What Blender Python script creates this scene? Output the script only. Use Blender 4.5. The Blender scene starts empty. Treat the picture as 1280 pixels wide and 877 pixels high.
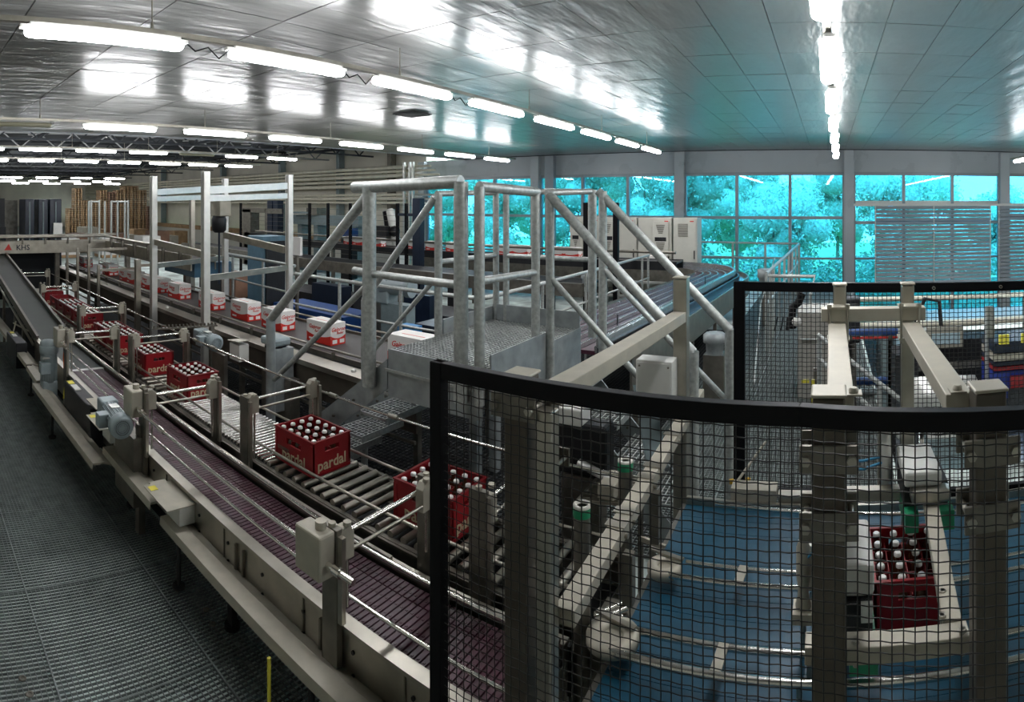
import bpy, bmesh, math, random
from mathutils import Vector, Matrix
from math import sin, cos, tan, pi, radians, sqrt, atan2
random.seed(7)
S = bpy.context.scene
COL = S.collection
# ------------------------------------------------------------------ camera, world, exposure
C = 2.9                    # eye height above the main floor
F, U0, V0 = 735.0, 1035.0, 252.0
camd = bpy.data.cameras.new('camera'); cam = bpy.data.objects.new('camera', camd); COL.objects.link(cam); S.camera = cam
cam.location = (0, 0, C); cam.rotation_euler = (radians(90), 0, 0)
camd.type = 'PANO'; camd.panorama_type = 'CENTRAL_CYLINDRICAL'
camd.central_cylindrical_range_u_min = (0-U0)/F; camd.central_cylindrical_range_u_max = (1280-U0)/F
camd.central_cylindrical_range_v_min = -(877-V0)/F; camd.central_cylindrical_range_v_max = V0/F
camd.central_cylindrical_radius = 1.0
camd.clip_start = 0.02; camd.clip_end = 500
w = bpy.data.worlds.new('overcast_sky'); S.world = w; w.use_nodes = True
bg = w.node_tree.nodes['Background']; bg.inputs[0].default_value = (0.80, 0.93, 1.0, 1); bg.inputs[1].default_value = 9.0
S.view_settings.view_transform = 'Standard'; S.view_settings.look = 'None'; S.view_settings.gamma = 1
S.view_settings.use_curve_mapping = False
S.view_settings.exposure = 0.0
S.cycles.use_denoising = True; S.cycles.max_bounces = 7; S.cycles.transparent_max_bounces = 12
S.cycles.diffuse_bounces = 3; S.cycles.glossy_bounces = 4; S.cycles.sample_clamp_indirect = 4
S.cycles.caustics_reflective = False; S.cycles.caustics_refractive = False
sun_d = bpy.data.lights.new('sun', 'SUN'); sun_d.energy = 1.2; sun_d.angle = radians(20); sun_d.color = (1, .97, .92)
sun = bpy.data.objects.new('sun', sun_d); COL.objects.link(sun); sun.rotation_euler = (radians(-35), radians(20), 0); sun.location = (0, 30, 12)
LAMP = 46.0                # emission of the tube lamps

# ------------------------------------------------------------------ materials
MATS = {}
def mat(name, col, rough=.5, metal=0., var=.12, scale=8., bump=0., bscale=None, emit=None, spec=.5, stretch=None, coord='Object'):
    if name in MATS: return MATS[name]
    m = bpy.data.materials.new(name); m.use_nodes = True
    nt = m.node_tree; b = nt.nodes['Principled BSDF']
    b.inputs['Base Color'].default_value = (*col, 1); b.inputs['Roughness'].default_value = rough
    b.inputs['Metallic'].default_value = metal; b.inputs['Specular IOR Level'].default_value = spec
    tc = nt.nodes.new('ShaderNodeTexCoord'); src = tc.outputs[coord]
    if stretch:
        mp = nt.nodes.new('ShaderNodeMapping'); mp.inputs['Scale'].default_value = stretch
        nt.links.new(src, mp.inputs[0]); src = mp.outputs[0]
    if var > 0:
        n = nt.nodes.new('ShaderNodeTexNoise'); n.inputs['Scale'].default_value = scale; n.inputs['Detail'].default_value = 5
        nt.links.new(src, n.inputs['Vector'])
        r = nt.nodes.new('ShaderNodeMapRange'); r.inputs[1].default_value = .3; r.inputs[2].default_value = .7
        r.inputs[3].default_value = 1-var; r.inputs[4].default_value = 1+var
        nt.links.new(n.outputs[0], r.inputs[0])
        mx = nt.nodes.new('ShaderNodeVectorMath'); mx.operation = 'SCALE'; mx.inputs[0].default_value = col
        nt.links.new(r.outputs[0], mx.inputs['Scale']); nt.links.new(mx.outputs[0], b.inputs['Base Color'])
        rr = nt.nodes.new('ShaderNodeMapRange'); rr.inputs[3].default_value = max(.03, rough-.08); rr.inputs[4].default_value = min(1, rough+.1)
        nt.links.new(n.outputs[0], rr.inputs[0]); nt.links.new(rr.outputs[0], b.inputs['Roughness'])
    if bump > 0:
        n2 = nt.nodes.new('ShaderNodeTexNoise'); n2.inputs['Scale'].default_value = bscale or scale*3
        nt.links.new(src, n2.inputs['Vector'])
        bp = nt.nodes.new('ShaderNodeBump'); bp.inputs['Strength'].default_value = bump; bp.inputs['Distance'].default_value = .02
        nt.links.new(n2.outputs[0], bp.inputs['Height']); nt.links.new(bp.outputs[0], b.inputs['Normal'])
    if emit:
        b.inputs['Emission Color'].default_value = (*emit[0], 1); b.inputs['Emission Strength'].default_value = emit[1]
    MATS[name] = m
    return m
steel = mat('brushed_steel', (.42, .395, .335), .32, .9, .16, 6, stretch=(1, 1, 1))
lane_st = mat('bright_lane_steel', (.68, .70, .70), .22, .9, .08, 9)
steel_d = mat('dull_steel', (.20, .185, .155), .42, .7, .25, 7)
steel_w = mat('satin_beige_steel', (.44, .41, .33), .5, .25, .10, 9)
chrome = mat('polished_rod', (.75, .73, .68), .2, 1., .05, 20)
galv = mat('galvanised_steel', (.44, .46, .44), .45, .6, .22, 38)
galv_p = mat('galvanised_plate', (.34, .37, .37), .5, .45, .2, 10)
alu = mat('aluminium', (.70, .70, .66), .35, .6, .06, 12)
pipe_m = mat('cream_pipe', (.95, .90, .74), .45, .0, .1, 3)
grate_m = mat('grating_steel', (.26, .29, .28), .5, .55, .25, 9)
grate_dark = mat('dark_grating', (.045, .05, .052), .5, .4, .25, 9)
concrete = mat('concrete', (.60, .68, .64), .75, 0, .45, 1.6, .15, 30)
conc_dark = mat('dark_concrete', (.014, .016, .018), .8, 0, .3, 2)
black = mat('black_powder_coat', (.003, .003, .004), .5, 0, .2, 20, spec=.15)
wire = mat('black_wire', (.010, .009, .008), .42, .1, .2, 30)
steel_shade = mat('shade_dark_steel', (.11, .095, .075), .5, .5, .25, 5)  # steel darkened like its unlit side; the shade sits in this colour
dark = mat('dark_machine', (.014, .015, .017), .5, .3, .3, 6)
purple = mat('purple_chain', (.048, .012, .022), .38, 0, .25, 14)
purple_l = mat('purple_chain_light', (.065, .018, .032), .38, 0, .25, 14)
belt = mat('grey_green_belt', (.075, .085, .075), .6, 0, .15, 3)
belt_b = mat('brown_belt', (.050, .045, .042), .5, 0, .2, 3)
blue = mat('blue_chain', (.006, .066, .115), .36, 0, .22, 2.2, stretch=(.35, 6, 1))
red = mat('red_plastic', (.26, .008, .012), .38, 0, .12, 6)
red_l = mat('bright_red', (.62, .03, .02), .4, 0, .1, 6)
glass_b = mat('brown_glass', (.05, .018, .008), .1, 0, .1, 6)
capm = mat('silver_cap', (.86, .84, .80), .35, .25, .03, 6)
cream = mat('cream_lettering', (.62, .54, .34), .5, 0, .05, 6)
white = mat('white_card', (.80, .78, .74), .6, 0, .03, 6)
whitep = mat('white_paint', (.66, .66, .61), .45, 0, .05, 6)
grey_blue = mat('grey_blue_paint', (.21, .27, .28), .42, .1, .10, 12)
motor = mat('motor_paint', (.30, .36, .37), .40, .15, .10, 12)
navy = mat('navy_paint', (.008, .016, .034), .35, .1, .2, 5)
blue_p = mat('bright_blue_paint', (.012, .055, .20), .4, 0, .1, 5)
green = mat('green_plastic', (.02, .28, .13), .4, 0, .1, 5)
yellow = mat('yellow_sticker', (.85, .75, .08), .5, 0, .05, 5)
orange = mat('orange_rubber', (.75, .14, .03), .5, 0, .05, 5)
cab_m = mat('cabinet_paint', (.60, .59, .52), .45, 0, .04, 5)
wood = mat('pallet_wood', (.36, .23, .12), .75, 0, .3, 3)
brown = mat('brown_board', (.25, .14, .09), .7, 0, .25, 3)
wall_m = mat('painted_wall', (.85, .81, .70), .7, 0, .08, .8)
wall_w = mat('white_panel', (.50, .54, .56), .28, 0, .04, 1.2, .25, 1.4)
frame_m = mat('window_frame_paint', (.33, .37, .40), .35, .2, .05, 5)
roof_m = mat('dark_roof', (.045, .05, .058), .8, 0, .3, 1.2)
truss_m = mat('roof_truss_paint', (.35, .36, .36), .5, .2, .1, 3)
leafm = mat('leaf_green', (.40, .54, .41), .6, 0, .45, 7)  # this and the next leaf colour are paled for haze on the glass
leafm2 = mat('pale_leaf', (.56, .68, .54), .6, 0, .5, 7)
bark = mat('bark', (.30, .26, .2), .8, 0, .2, 4)
grass_m = mat('lawn', (.22, .34, .14), .8, 0, .4, 1.2)
lamp_m = mat('lamp_diffuser', (.9, .9, .9), .4, 0, 0, emit=((.96, .97, 1.0), LAMP))
lamp_off = mat('unlit_lamp', (.55, .52, .36), .4, 0, .05)
rubber = mat('rubber', (.02, .02, .02), .7, 0, .2)
blue_hose = mat('blue_hose', (.05, .28, .48), .4)

def ceil_mat():
    m = bpy.data.materials.new('ceiling_metal'); m.use_nodes = True; nt = m.node_tree; b = nt.nodes['Principled BSDF']
    b.inputs['Base Color'].default_value = (.35, .35, .335, 1); b.inputs['Metallic'].default_value = .55
    b.inputs['Roughness'].default_value = .30
    tc = nt.nodes.new('ShaderNodeNewGeometry')
    mp = nt.nodes.new('ShaderNodeMapping'); mp.inputs['Scale'].default_value = (2.6, .7, 1)
    nt.links.new(tc.outputs['Position'], mp.inputs[0])
    n = nt.nodes.new('ShaderNodeTexNoise'); n.inputs['Scale'].default_value = 1.5; n.inputs['Detail'].default_value = 3
    nt.links.new(mp.outputs[0], n.inputs['Vector'])
    bp = nt.nodes.new('ShaderNodeBump'); bp.inputs['Strength'].default_value = .55; bp.inputs['Distance'].default_value = .05
    nt.links.new(n.outputs[0], bp.inputs['Height']); nt.links.new(bp.outputs[0], b.inputs['Normal'])
    return m
ceil_m = ceil_mat()
def glass_mat(name, col, refl=.5):
    m = bpy.data.materials.new(name); m.use_nodes = True; nt = m.node_tree
    for n in list(nt.nodes):
        if n.type != 'OUTPUT_MATERIAL': nt.nodes.remove(n)
    out = [n for n in nt.nodes][0]
    t = nt.nodes.new('ShaderNodeBsdfTransparent'); t.inputs[0].default_value = (*col, 1)
    g = nt.nodes.new('ShaderNodeBsdfGlossy'); g.inputs['Roughness'].default_value = .02; g.inputs[0].default_value = (.9, 1, 1, 1)
    fr = nt.nodes.new('ShaderNodeFresnel'); fr.inputs[0].default_value = 1.5
    mu = nt.nodes.new('ShaderNodeMath'); mu.operation = 'MULTIPLY'; mu.inputs[1].default_value = refl*2
    nt.links.new(fr.outputs[0], mu.inputs[0])
    mx = nt.nodes.new('ShaderNodeMixShader')
    nt.links.new(mu.outputs[0], mx.inputs[0]); nt.links.new(t.outputs[0], mx.inputs[1]); nt.links.new(g.outputs[0], mx.inputs[2])
    nt.links.new(mx.outputs[0], out.inputs[0])
    return m
glass = glass_mat('teal_solar_glass', (.22, .61, .78), .55)

# ------------------------------------------------------------------ mesh builder
class MB:
    def __init__(s): s.v = []; s.f = []; s.sm = []; s.mi = []; s.cur = 0; s.st = []
    def add(s, vs, fs, smooth=False):
        o = len(s.v); s.st.append((o, len(s.f))); s.v += [tuple(v) for v in vs]
        for f in fs: s.f.append(tuple(i+o for i in f)); s.sm.append(smooth); s.mi.append(s.cur)
        return s
    def box(s, c, d, rot=None):
        x, y, z = d[0]/2, d[1]/2, d[2]/2
        vs = [Vector(p) for p in ((-x,-y,-z),(x,-y,-z),(x,y,-z),(-x,y,-z),(-x,-y,z),(x,-y,z),(x,y,z),(-x,y,z))]
        if rot is not None: vs = [rot @ v for v in vs]
        c = Vector(c)
        return s.add([v+c for v in vs], [(0,3,2,1),(4,5,6,7),(0,1,5,4),(1,2,6,5),(2,3,7,6),(3,0,4,7)])
    def bb(s, x0, x1, y0, y1, z0, z1):
        return s.box(((x0+x1)/2, (y0+y1)/2, (z0+z1)/2), (abs(x1-x0), abs(y1-y0), abs(z1-z0)))
    def bar(s, a, b, w, h):
        a, b = Vector(a), Vector(b); d = b-a; L = d.length; d.normalize()
        up = Vector((0,0,1)) if abs(d.z) < .99 else Vector((0,1,0))
        side = d.cross(up).normalized(); up = side.cross(d).normalized()
        R = Matrix((d, side, up)).transposed()
        return s.box((a+b)/2, (L, w, h), R)
    def tube(s, a, b, r, n=10, r2=None, caps=True):
        a, b = Vector(a), Vector(b); d = (b-a).normalized()
        up = Vector((0,0,1)) if abs(d.z) < .95 else Vector((1,0,0))
        u = d.cross(up).normalized(); v = d.cross(u)
        r2 = r if r2 is None else r2
        vs = [a+(u*cos(2*pi*i/n)+v*sin(2*pi*i/n))*r for i in range(n)]+[b+(u*cos(2*pi*i/n)+v*sin(2*pi*i/n))*r2 for i in range(n)]
        s.add(vs, [(i,(i+1)%n,n+(i+1)%n,n+i) for i in range(n)], True)
        if caps: s.add(vs, [tuple(range(n))[::-1], tuple(range(n, 2*n))])
        return s
    def path(s, pts, r, n=8):
        pts = [Vector(p) for p in pts]; m = len(pts); vs = []
        for k, p in enumerate(pts):
            d = (pts[min(k+1, m-1)]-pts[max(k-1, 0)]).normalized()
            up = Vector((0,0,1)) if abs(d.z) < .95 else Vector((1,0,0))
            if k and abs(u.dot(d)) < .95: u = (u-d*u.dot(d)).normalized()
            else: u = d.cross(up).normalized()
            v = d.cross(u)
            vs += [p+(u*cos(2*pi*i/n)+v*sin(2*pi*i/n))*r for i in range(n)]
        fs = [(k*n+i, k*n+(i+1)%n, (k+1)*n+(i+1)%n, (k+1)*n+i) for k in range(m-1) for i in range(n)]
        s.add(vs, fs, True)
        s.add(vs, [tuple(range(n))[::-1], tuple(range((m-1)*n, m*n))])
        return s
    def sphere(s, c, r, n=10, sz=1.):
        vs = []; fs = []; c = Vector(c); m = n//2
        for j in range(m+1):
            for i in range(n):
                a = pi*j/m; b = 2*pi*i/n
                vs.append(c+Vector((sin(a)*cos(b)*r, sin(a)*sin(b)*r, cos(a)*r*sz)))
        for j in range(m):
            for i in range(n): fs.append((j*n+i, (j+1)*n+i, (j+1)*n+(i+1)%n, j*n+(i+1)%n))
        return s.add(vs, fs, True)
    def lathe(s, c, prof, n=12, axis=(0,0,1)):
        c = Vector(c); d = Vector(axis).normalized()
        up = Vector((0,0,1)) if abs(d.z) < .95 else Vector((1,0,0))
        u = d.cross(up).normalized(); v = d.cross(u); vs = []
        for r, h in prof: vs += [c+d*h+(u*cos(2*pi*i/n)+v*sin(2*pi*i/n))*r for i in range(n)]
        m = len(prof)
        s.add(vs, [(k*n+i, k*n+(i+1)%n, (k+1)*n+(i+1)%n, (k+1)*n+i) for k in range(m-1) for i in range(n)], True)
        s.add(vs, [tuple(range(n))[::-1], tuple(range((m-1)*n, m*n))])
        return s
    def prism(s, poly, a, b, axis='y'):
        def P(p, t): return {'x': (t, p[0], p[1]), 'y': (p[0], t, p[1]), 'z': (p[0], p[1], t)}[axis]
        n = len(poly); vs = [P(p, a) for p in poly]+[P(p, b) for p in poly]
        return s.add(vs, [tuple(range(n)), tuple(range(n, 2*n))[::-1]]+[(i, n+i, n+(i+1)%n, (i+1)%n) for i in range(n)])
    def mesh(s, name, mats, off=(0,0,0)):
        me = bpy.data.meshes.new(name); off = Vector(off)
        me.from_pydata([Vector(v)-off for v in s.v], [], s.f)
        for m in (mats if isinstance(mats, (list, tuple)) else [mats]): me.materials.append(m)
        me.polygons.foreach_set('use_smooth', s.sm); me.polygons.foreach_set('material_index', s.mi); me.update()
        bm = bmesh.new(); bm.from_mesh(me); bmesh.ops.recalc_face_normals(bm, faces=bm.faces); bm.to_mesh(me); bm.free()
        return me
    def pieces(s):
        """groups of touching primitives (by their boxes)"""
        if not s.st: return [s]
        ends = s.st[1:]+[(len(s.v), len(s.f))]; bx = []
        for (a, fa), (b, fb) in zip(s.st, ends):
            vs = s.v[a:b]; bx.append([min(v[i] for v in vs)-.003 for i in range(3)]+[max(v[i] for v in vs)+.003 for i in range(3)])
        n = len(bx); par = list(range(n))
        def find(i):
            while par[i] != i: i = par[i]
            return i
        for i in range(n):
            for j in range(i):
                if all(bx[i][k] <= bx[j][k+3] and bx[j][k] <= bx[i][k+3] for k in range(3)): par[find(i)] = find(j)
        out = {}
        for i in range(n): out.setdefault(find(i), []).append(i)
        if len(out) < 2 or len(out) > 14: return [s] if len(out) < 2 else None
        res = []
        for ids in out.values():
            q = MB()
            for i in ids:
                (a, fa), (b, fb) = s.st[i], ends[i]; o = len(q.v)
                q.v += s.v[a:b]
                for f in range(fa, fb): q.f.append(tuple(k-a+o for k in s.f[f])); q.sm.append(s.sm[f]); q.mi.append(s.mi[f])
            res.append(q)
        return res
    def build(s, name, m, parent=None, bevel=0, **kw):
        off = (0,0,0); p = parent
        if p is not None: off = worldloc(p)
        parts = [s]
        if parent is not None and kw.get('kind') is None and len(s.st) > 1 and len(s.st) < 400:
            parts = s.pieces()
            if parts is None: parts = [s]; kw['kind'] = 'stuff'
        for q in parts:
            o = bpy.data.objects.new(name, q.mesh(name, m, off)); COL.objects.link(o); o.parent = parent
            if bevel:
                bv = o.modifiers.new('bevel', 'BEVEL'); bv.width = bevel; bv.segments = 2; bv.limit_method = 'ANGLE'
            for k, v in kw.items(): o[k] = v
        return o
def worldloc(o):
    l = Vector((0,0,0))
    while o is not None: l += o.location; o = o.parent
    return l
def thing(name, label, cat, loc=(0,0,0), group=None):
    o = bpy.data.objects.new(name, None); COL.objects.link(o); o.location = loc; o.empty_display_size = .1
    o['label'] = label; o['category'] = cat
    if group: o['group'] = group
    return o
def tag(o, label, cat, group=None):
    o['label'] = label; o['category'] = cat
    if group: o['group'] = group
    return o
def dup(root, loc, label=None, group=None, rotz=None):
    r = root.copy(); COL.objects.link(r); r.location = loc
    if rotz is not None: r.rotation_euler = (0,0,rotz)
    if label: r['label'] = label
    if group: r['group'] = group
    for ch in list(root.children):
        c = ch.copy(); COL.objects.link(c); c.parent = r
        for g in list(ch.children):
            d = g.copy(); COL.objects.link(d); d.parent = c
    return r
def struct(mb, name, m, label, parent=None, **kw):
    o = mb.build(name, m, parent, **kw)
    if parent is None: o['kind'] = 'structure'; o['label'] = label
    return o
def sthing(name, label, loc=(0,0,0)):
    o = bpy.data.objects.new(name, None); COL.objects.link(o); o.location = loc; o['kind'] = 'structure'; o['label'] = label
    return o
def share(name, mesh, loc, parent, rot=None):
    o = bpy.data.objects.new(name, mesh); COL.objects.link(o); o.parent = parent; o.location = Vector(loc)-worldloc(parent)
    if rot: o.rotation_euler = rot
    return o
# measured points: an image column and row plus one known world measure give a place in the hall
def PD(u, v, d):
    t = (u-U0)/F; return Vector((d*sin(t), d*cos(t), C-(v-V0)/F*d))
def PY(u, v, Y): return PD(u, v, Y/cos((u-U0)/F))
def PX(u, v, X): return PD(u, v, X/sin((u-U0)/F))
def XA(u, Y): return Y*tan((u-U0)/F)
_txt = {}
def text_mesh(s, size, depth, m, shear=0.):
    key = (s, size, depth, m.name, shear)
    if key in _txt: return _txt[key]
    cu = bpy.data.curves.new('t', 'FONT'); cu.body = s; cu.size = size; cu.extrude = depth; cu.align_x = 'CENTER'; cu.align_y = 'CENTER'; cu.shear = shear
    cu.resolution_u = 2; cu.offset = size*.012
    o = bpy.data.objects.new('t', cu); COL.objects.link(o)
    dg = bpy.context.evaluated_depsgraph_get(); me = bpy.data.meshes.new_from_object(o.evaluated_get(dg)); me.name = 'lettering'
    bpy.data.objects.remove(o); me.materials.clear(); me.materials.append(m); _txt[key] = me
    return me
# ------------------------------------------------------------------ STRUCTURE
ZC = C+1.90                 # low metal ceiling
ZH = C+2.60                 # high hall roof
XE = -15.5                  # edge of the low ceiling
YW = 22.0                   # window wall
struct(MB().bb(-68, .75, -3, 20.7, -.30, -.032).bb(.75, 12, -3, 6.3, -.30, -.032), 'floor', concrete, 'grey concrete floor slab under the steel gratings')
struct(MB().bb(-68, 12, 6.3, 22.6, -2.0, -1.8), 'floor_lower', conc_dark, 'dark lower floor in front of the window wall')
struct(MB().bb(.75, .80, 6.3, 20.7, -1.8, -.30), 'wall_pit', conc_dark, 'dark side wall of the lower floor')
# low ceiling: core + metal panels
ceil = sthing('ceiling', 'low ceiling of glossy grey metal panels', (0, 0, ZC+.03))
struct(MB().bb(XE, 12, -3, 22.2, ZC+.03, ZC+.15), 'ceiling_core', roof_m, '', ceil)
pm = MB().bb(-.3055, .3055, -.618, .618, -.010, .012).mesh('panel', ceil_m)
cells = []
nx = int((12-XE)/.62)
for i in range(nx):
    for j in range(-2, 18):
        x = XE+.31+i*.62; y = j*1.25+.6
        if y > 21.4+.3: continue
        d = math.hypot(x, y); az = atan2(x, y)
        vis = d > 5.2 and (0-U0)/F-.1 < az < (1280-U0)/F+.08
        cells.append((0 if vis else 1, d, x, y))
cells.sort()
rest = MB()
for k, (h, d, x, y) in enumerate(cells):
    rx, ry = random.gauss(0, .0032), random.gauss(0, .0045)
    if k < 300 and h == 0:
        share('panel', pm, (x, y, ZC+.008), ceil, (rx, ry, 0))
    else:
        rest.box((x, y, ZC+.008), (.611, 1.236, .022), Matrix.Rotation(rx, 3, 'X') @ Matrix.Rotation(ry, 3, 'Y'))
rest.build('panel_field', ceil_m, ceil, kind='stuff')
vg = MB(); p = PD(537, 141, 13.0)
vx, vy = -8.2, 9.6
vg.bb(vx-.3, vx+.3, vy-.3, vy+.3, ZC-.03, ZC-.012)
for i in range(6): vg.bb(vx-.27, vx+.27, vy-.25+i*.1, vy-.22+i*.1, ZC-.045, ZC-.03)
tag(vg.build('air_vent', dark), 'dark square grille set in the ceiling between two lamp rows', 'vent')
# high hall roof
hr = sthing('ceiling_hall', 'dark high roof of the far hall with steel trusses', (-40, 10, ZH+.5))
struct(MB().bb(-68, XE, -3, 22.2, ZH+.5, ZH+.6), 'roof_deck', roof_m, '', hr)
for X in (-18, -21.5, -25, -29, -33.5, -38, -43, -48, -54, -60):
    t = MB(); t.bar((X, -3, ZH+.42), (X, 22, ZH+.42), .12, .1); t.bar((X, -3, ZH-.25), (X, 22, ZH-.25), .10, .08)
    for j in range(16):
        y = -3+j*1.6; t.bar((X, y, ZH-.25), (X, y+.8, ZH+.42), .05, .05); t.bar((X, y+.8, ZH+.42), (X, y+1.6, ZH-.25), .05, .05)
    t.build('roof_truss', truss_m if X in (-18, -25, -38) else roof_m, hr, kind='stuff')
pur = MB()
for j in range(10): pur.bar((-68, -2+j*2.5, ZH+.1), (XE, -2+j*2.5, ZH+.1), .07, .12)
pur.build('purlins', roof_m, hr, kind='stuff')
br = MB()
for (X, Y) in ((-17.5, 3.4), (-17.5, 6.5), (-17.5, 9.5), (-17.5, 12.5), (-21, 4.5), (-21, 7.5), (-21, 11), (-21, 14)):
    br.bar((X, Y, ZH-.15), (X-1.6, Y+.6, ZH+.02), .05, .04)
br.build('roof_brace', alu, hr)
struct(MB().bb(XE-.05, XE, -3, 22.2, ZC-.02, ZH+.5), 'trim_ceiling_edge', wall_w, 'white fascia where the low ceiling meets the high hall')
# walls
struct(MB().bb(-68, -17.9, YW, YW+.2, -.3, ZH+.6), 'wall_north', wall_m, 'cream painted wall behind the pipes')
struct(MB().bb(-68.2, -68, -3, 22.2, -.3, ZH+.6), 'wall_west', wall_m, 'far end wall of the hall')
struct(MB().bb(-68, 12, -3.2, -3, -2, ZH+.6), 'wall_south', wall_m, 'wall behind the viewer')
struct(MB().bb(12, 12.2, -3, 22.2, -2, ZC+.2), 'wall_east', wall_m, 'right side wall')
struct(MB().bb(-17.9, 12, YW-.02, YW+.15, C+1.06, ZC+.05), 'wall_header', wall_w, 'glossy white panel band above the windows')
struct(MB().bb(-17.9, 12, YW-.02, YW+.15, -2.0, -1.75), 'wall_plinth', wall_w, 'low plinth below the window wall')
cols = [-18.0, -11.85, -5.62, .78, 6.75]
for i, X in enumerate(cols):
    o = struct(MB().bb(X-.19, X+.19, YW-.30, YW-.03, -1.8, ZC), 'column', alu if False else wall_w, ['left end column beside the pipe rack', 'window column behind the steel platform', 'window column beside the grey cabinets', 'window column left of the blinds', 'window column behind the right blind'][i], bevel=.015)
struct(MB().bb(-11.35, -10.95, YW-.28, YW-.03, -1.8, ZC).bb(-11.0, -10.9, YW-.4, YW-.28, -.5, ZC), 'column_pipe_duct', frame_m, 'pale duct running up beside the window column')
zt = C+1.05; zb = -1.75
for i in range(5):
    x0 = cols[i]+.19; x1 = (cols[i+1]-.19) if i < 4 else 12.0
    wd = sthing(f'window_{i+1}', 'tall teal glazed window bay %s' % ['left of the platform posts', 'behind the platform handrails', 'above the railing by the cabinets', 'behind the venetian blinds', 'at the right end'][i], ((x0+x1)/2, YW, zb))
    n = 3; wpx = (x1-x0)/n
    tr = [zt, C-.60, C-2.12, zb] if i != 3 else [zt, C-.02, C-.78, C-2.12, zb]
    for k in range(n+1):
        x = x0+k*wpx; MB().bb(x-.055, x+.055, YW-.13, YW+.06, zb, zt).build('mullion', frame_m, wd)
    for z in tr:
        hh = .06 if z in (zt, zb) else (.035 if abs(z-(C-2.12)) < .01 else .055)
        MB().bb(x0, x1, YW-.10, YW+.04, z-hh, z+hh).build('transom', frame_m if i != 3 or z != C-.02 else alu, wd)
    for k in range(n):
        for q in range(len(tr)-1):
            MB().bb(x0+k*wpx+.05, x0+(k+1)*wpx-.05, YW-.012, YW-.002, tr[q+1]+.03, tr[q]-.03).build('pane', glass, wd)
# blinds
def blind(x0, x1, label):
    b = thing('venetian_blind', label, 'blind', ((x0+x1)/2, YW-.42, C-.15), 'venetian blinds on the window wall')
    sl = MB(); W = x1-x0
    sl.box((0, 0, 0), (W, .125, .004), Matrix.Rotation(radians(62), 3, 'X')); sm = sl.mesh('slat', mat('blind_slat', (.42, .46, .50), .4, .2, .05, 3))
    z = C-.22; k = 0
    while z > C-3.05:
        share('slat', sm, ((x0+x1)/2, YW-.42, z), b); z -= .145
    MB().bb(x0, x1, YW-.47, YW-.37, C-3.15, C-3.09).build('bottom_rail', alu, b)
    nc = max(2, int(W/1.5)+1)
    for k in range(nc):
        x = x0+.02+(W-.04)*k/(nc-1); MB().bb(x-.018, x+.018, YW-.485, YW-.475, C-3.1, C-.15).build('cord', white, b)
    return b
blind(1.72, 6.12, 'wide grey venetian blind left of the narrow bare glass gap')
blind(6.42, 9.4, 'grey venetian blind right of the narrow bare glass gap')
tag(MB().bb(.95, 9.6, YW-.50, YW-.36, C-.16, C-.07).build('blind_headrail', white), 'long white head rail carrying both venetian blinds', 'rail')

# ------------------------------------------------------------------ LIGHTS
def lamp_proto(lit):
    d = MB(); n = 12
    prof = [(.02, -.74), (.06, -.72), (.078, -.68), (.078, .68), (.06, .72), (.02, .74)]
    d.lathe((0,0,0), prof, n, (0,1,0)); d.v = [(x, y, z*.55-.012) for x, y, z in d.v]
    h = MB().bb(-.05, .05, -.70, .70, .028, .065).bb(-.03, .03, -.78, -.70, .02, .05).bb(-.03, .03, .70, .78, .02, .05)
    return d.mesh('diffuser', lamp_m if lit else lamp_off), h.mesh('housing', whitep)
LM, LO = lamp_proto(True), lamp_proto(False)
def lamp(X, Y, Z, label, group, lit=True):
    t = thing('ceiling_lamp', label, 'lamp', (X, Y, Z), group)
    a, b = LM if lit else LO
    share('diffuser', a, (X, Y, Z), t); share('housing', b, (X, Y, Z), t)
    return t
def track(X, Y0, Y1, Z, zc, label, X1=None, nh=5):
    X1 = X if X1 is None else X1
    t = thing('lighting_track', label, 'track', (X, (Y0+Y1)/2, Z))
    MB().bar((X, Y0, Z+.09), (X1, Y1, Z+.09), .06, .045).build('rail', steel, t)
    for k in range(nh):
        f = (k+.5)/nh; x = X+(X1-X)*f; y = Y0+(Y1-Y0)*f
        MB().tube((x, y, Z+.1), (x, y, zc), .008, 6).tube((x, y, Z+.10), (x, y, Z+.17), .018, 6).build('hanger', steel, t)
ordn = ['nearest the viewer', 'second', 'third', 'fourth', 'fifth', 'sixth', 'seventh', 'eighth', 'ninth']
def row(X, Y0, n, pitch, Z, rowname, zc, unlit=(), dx=0., tracky=True, X0=None):
    for k in range(n):
        Y = Y0+k*pitch
        lamp(X+dx*Y, Y, Z, f'{"unlit" if k in unlit else "glowing"} tube lamp, {ordn[k]} in the {rowname}', 'tube lamps in the '+rowname, k not in unlit)
    if tracky: track(X+dx*(Y0-1.2), Y0-1.2, Y0+(n-1)*pitch+1.2, Z, zc, f'steel hanging track of the {rowname}', X+dx*(Y0+(n-1)*pitch+1.2))
row(-4.84, 1.74, 8, 1.985, C+1.44, 'long bright row over the platform', ZC)
row(-10.6, 1.97, 8, 2.12, C+1.43, 'second row beyond the platform', ZC, unlit=(0,))
row(-.10, 3.22, 7, 2.08, C+1.25, 'row running straight to the blinds', ZC, dx=.02)
row(5.7, 2.0, 8, 2.08, C+1.25, 'rightmost row', ZC)
row(-19.5, 2.6, 7, 2.0, C+1.78, 'first row under the dark hall roof', ZH, unlit=(4,))
row(-23.4, 3.43, 7, 1.92, C+1.68, 'second row under the dark hall roof', ZH)
row(-38, 4.6, 5, 2.4, C+1.6, 'third row under the dark hall roof', ZH, tracky=False)
row(-42, 7.3, 4, 2.45, C+1.52, 'fourth row under the dark hall roof', ZH, tracky=False)
row(-48, 6.9, 5, 2.7, C+1.55, 'last row under the dark hall roof', ZH, tracky=False)
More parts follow.
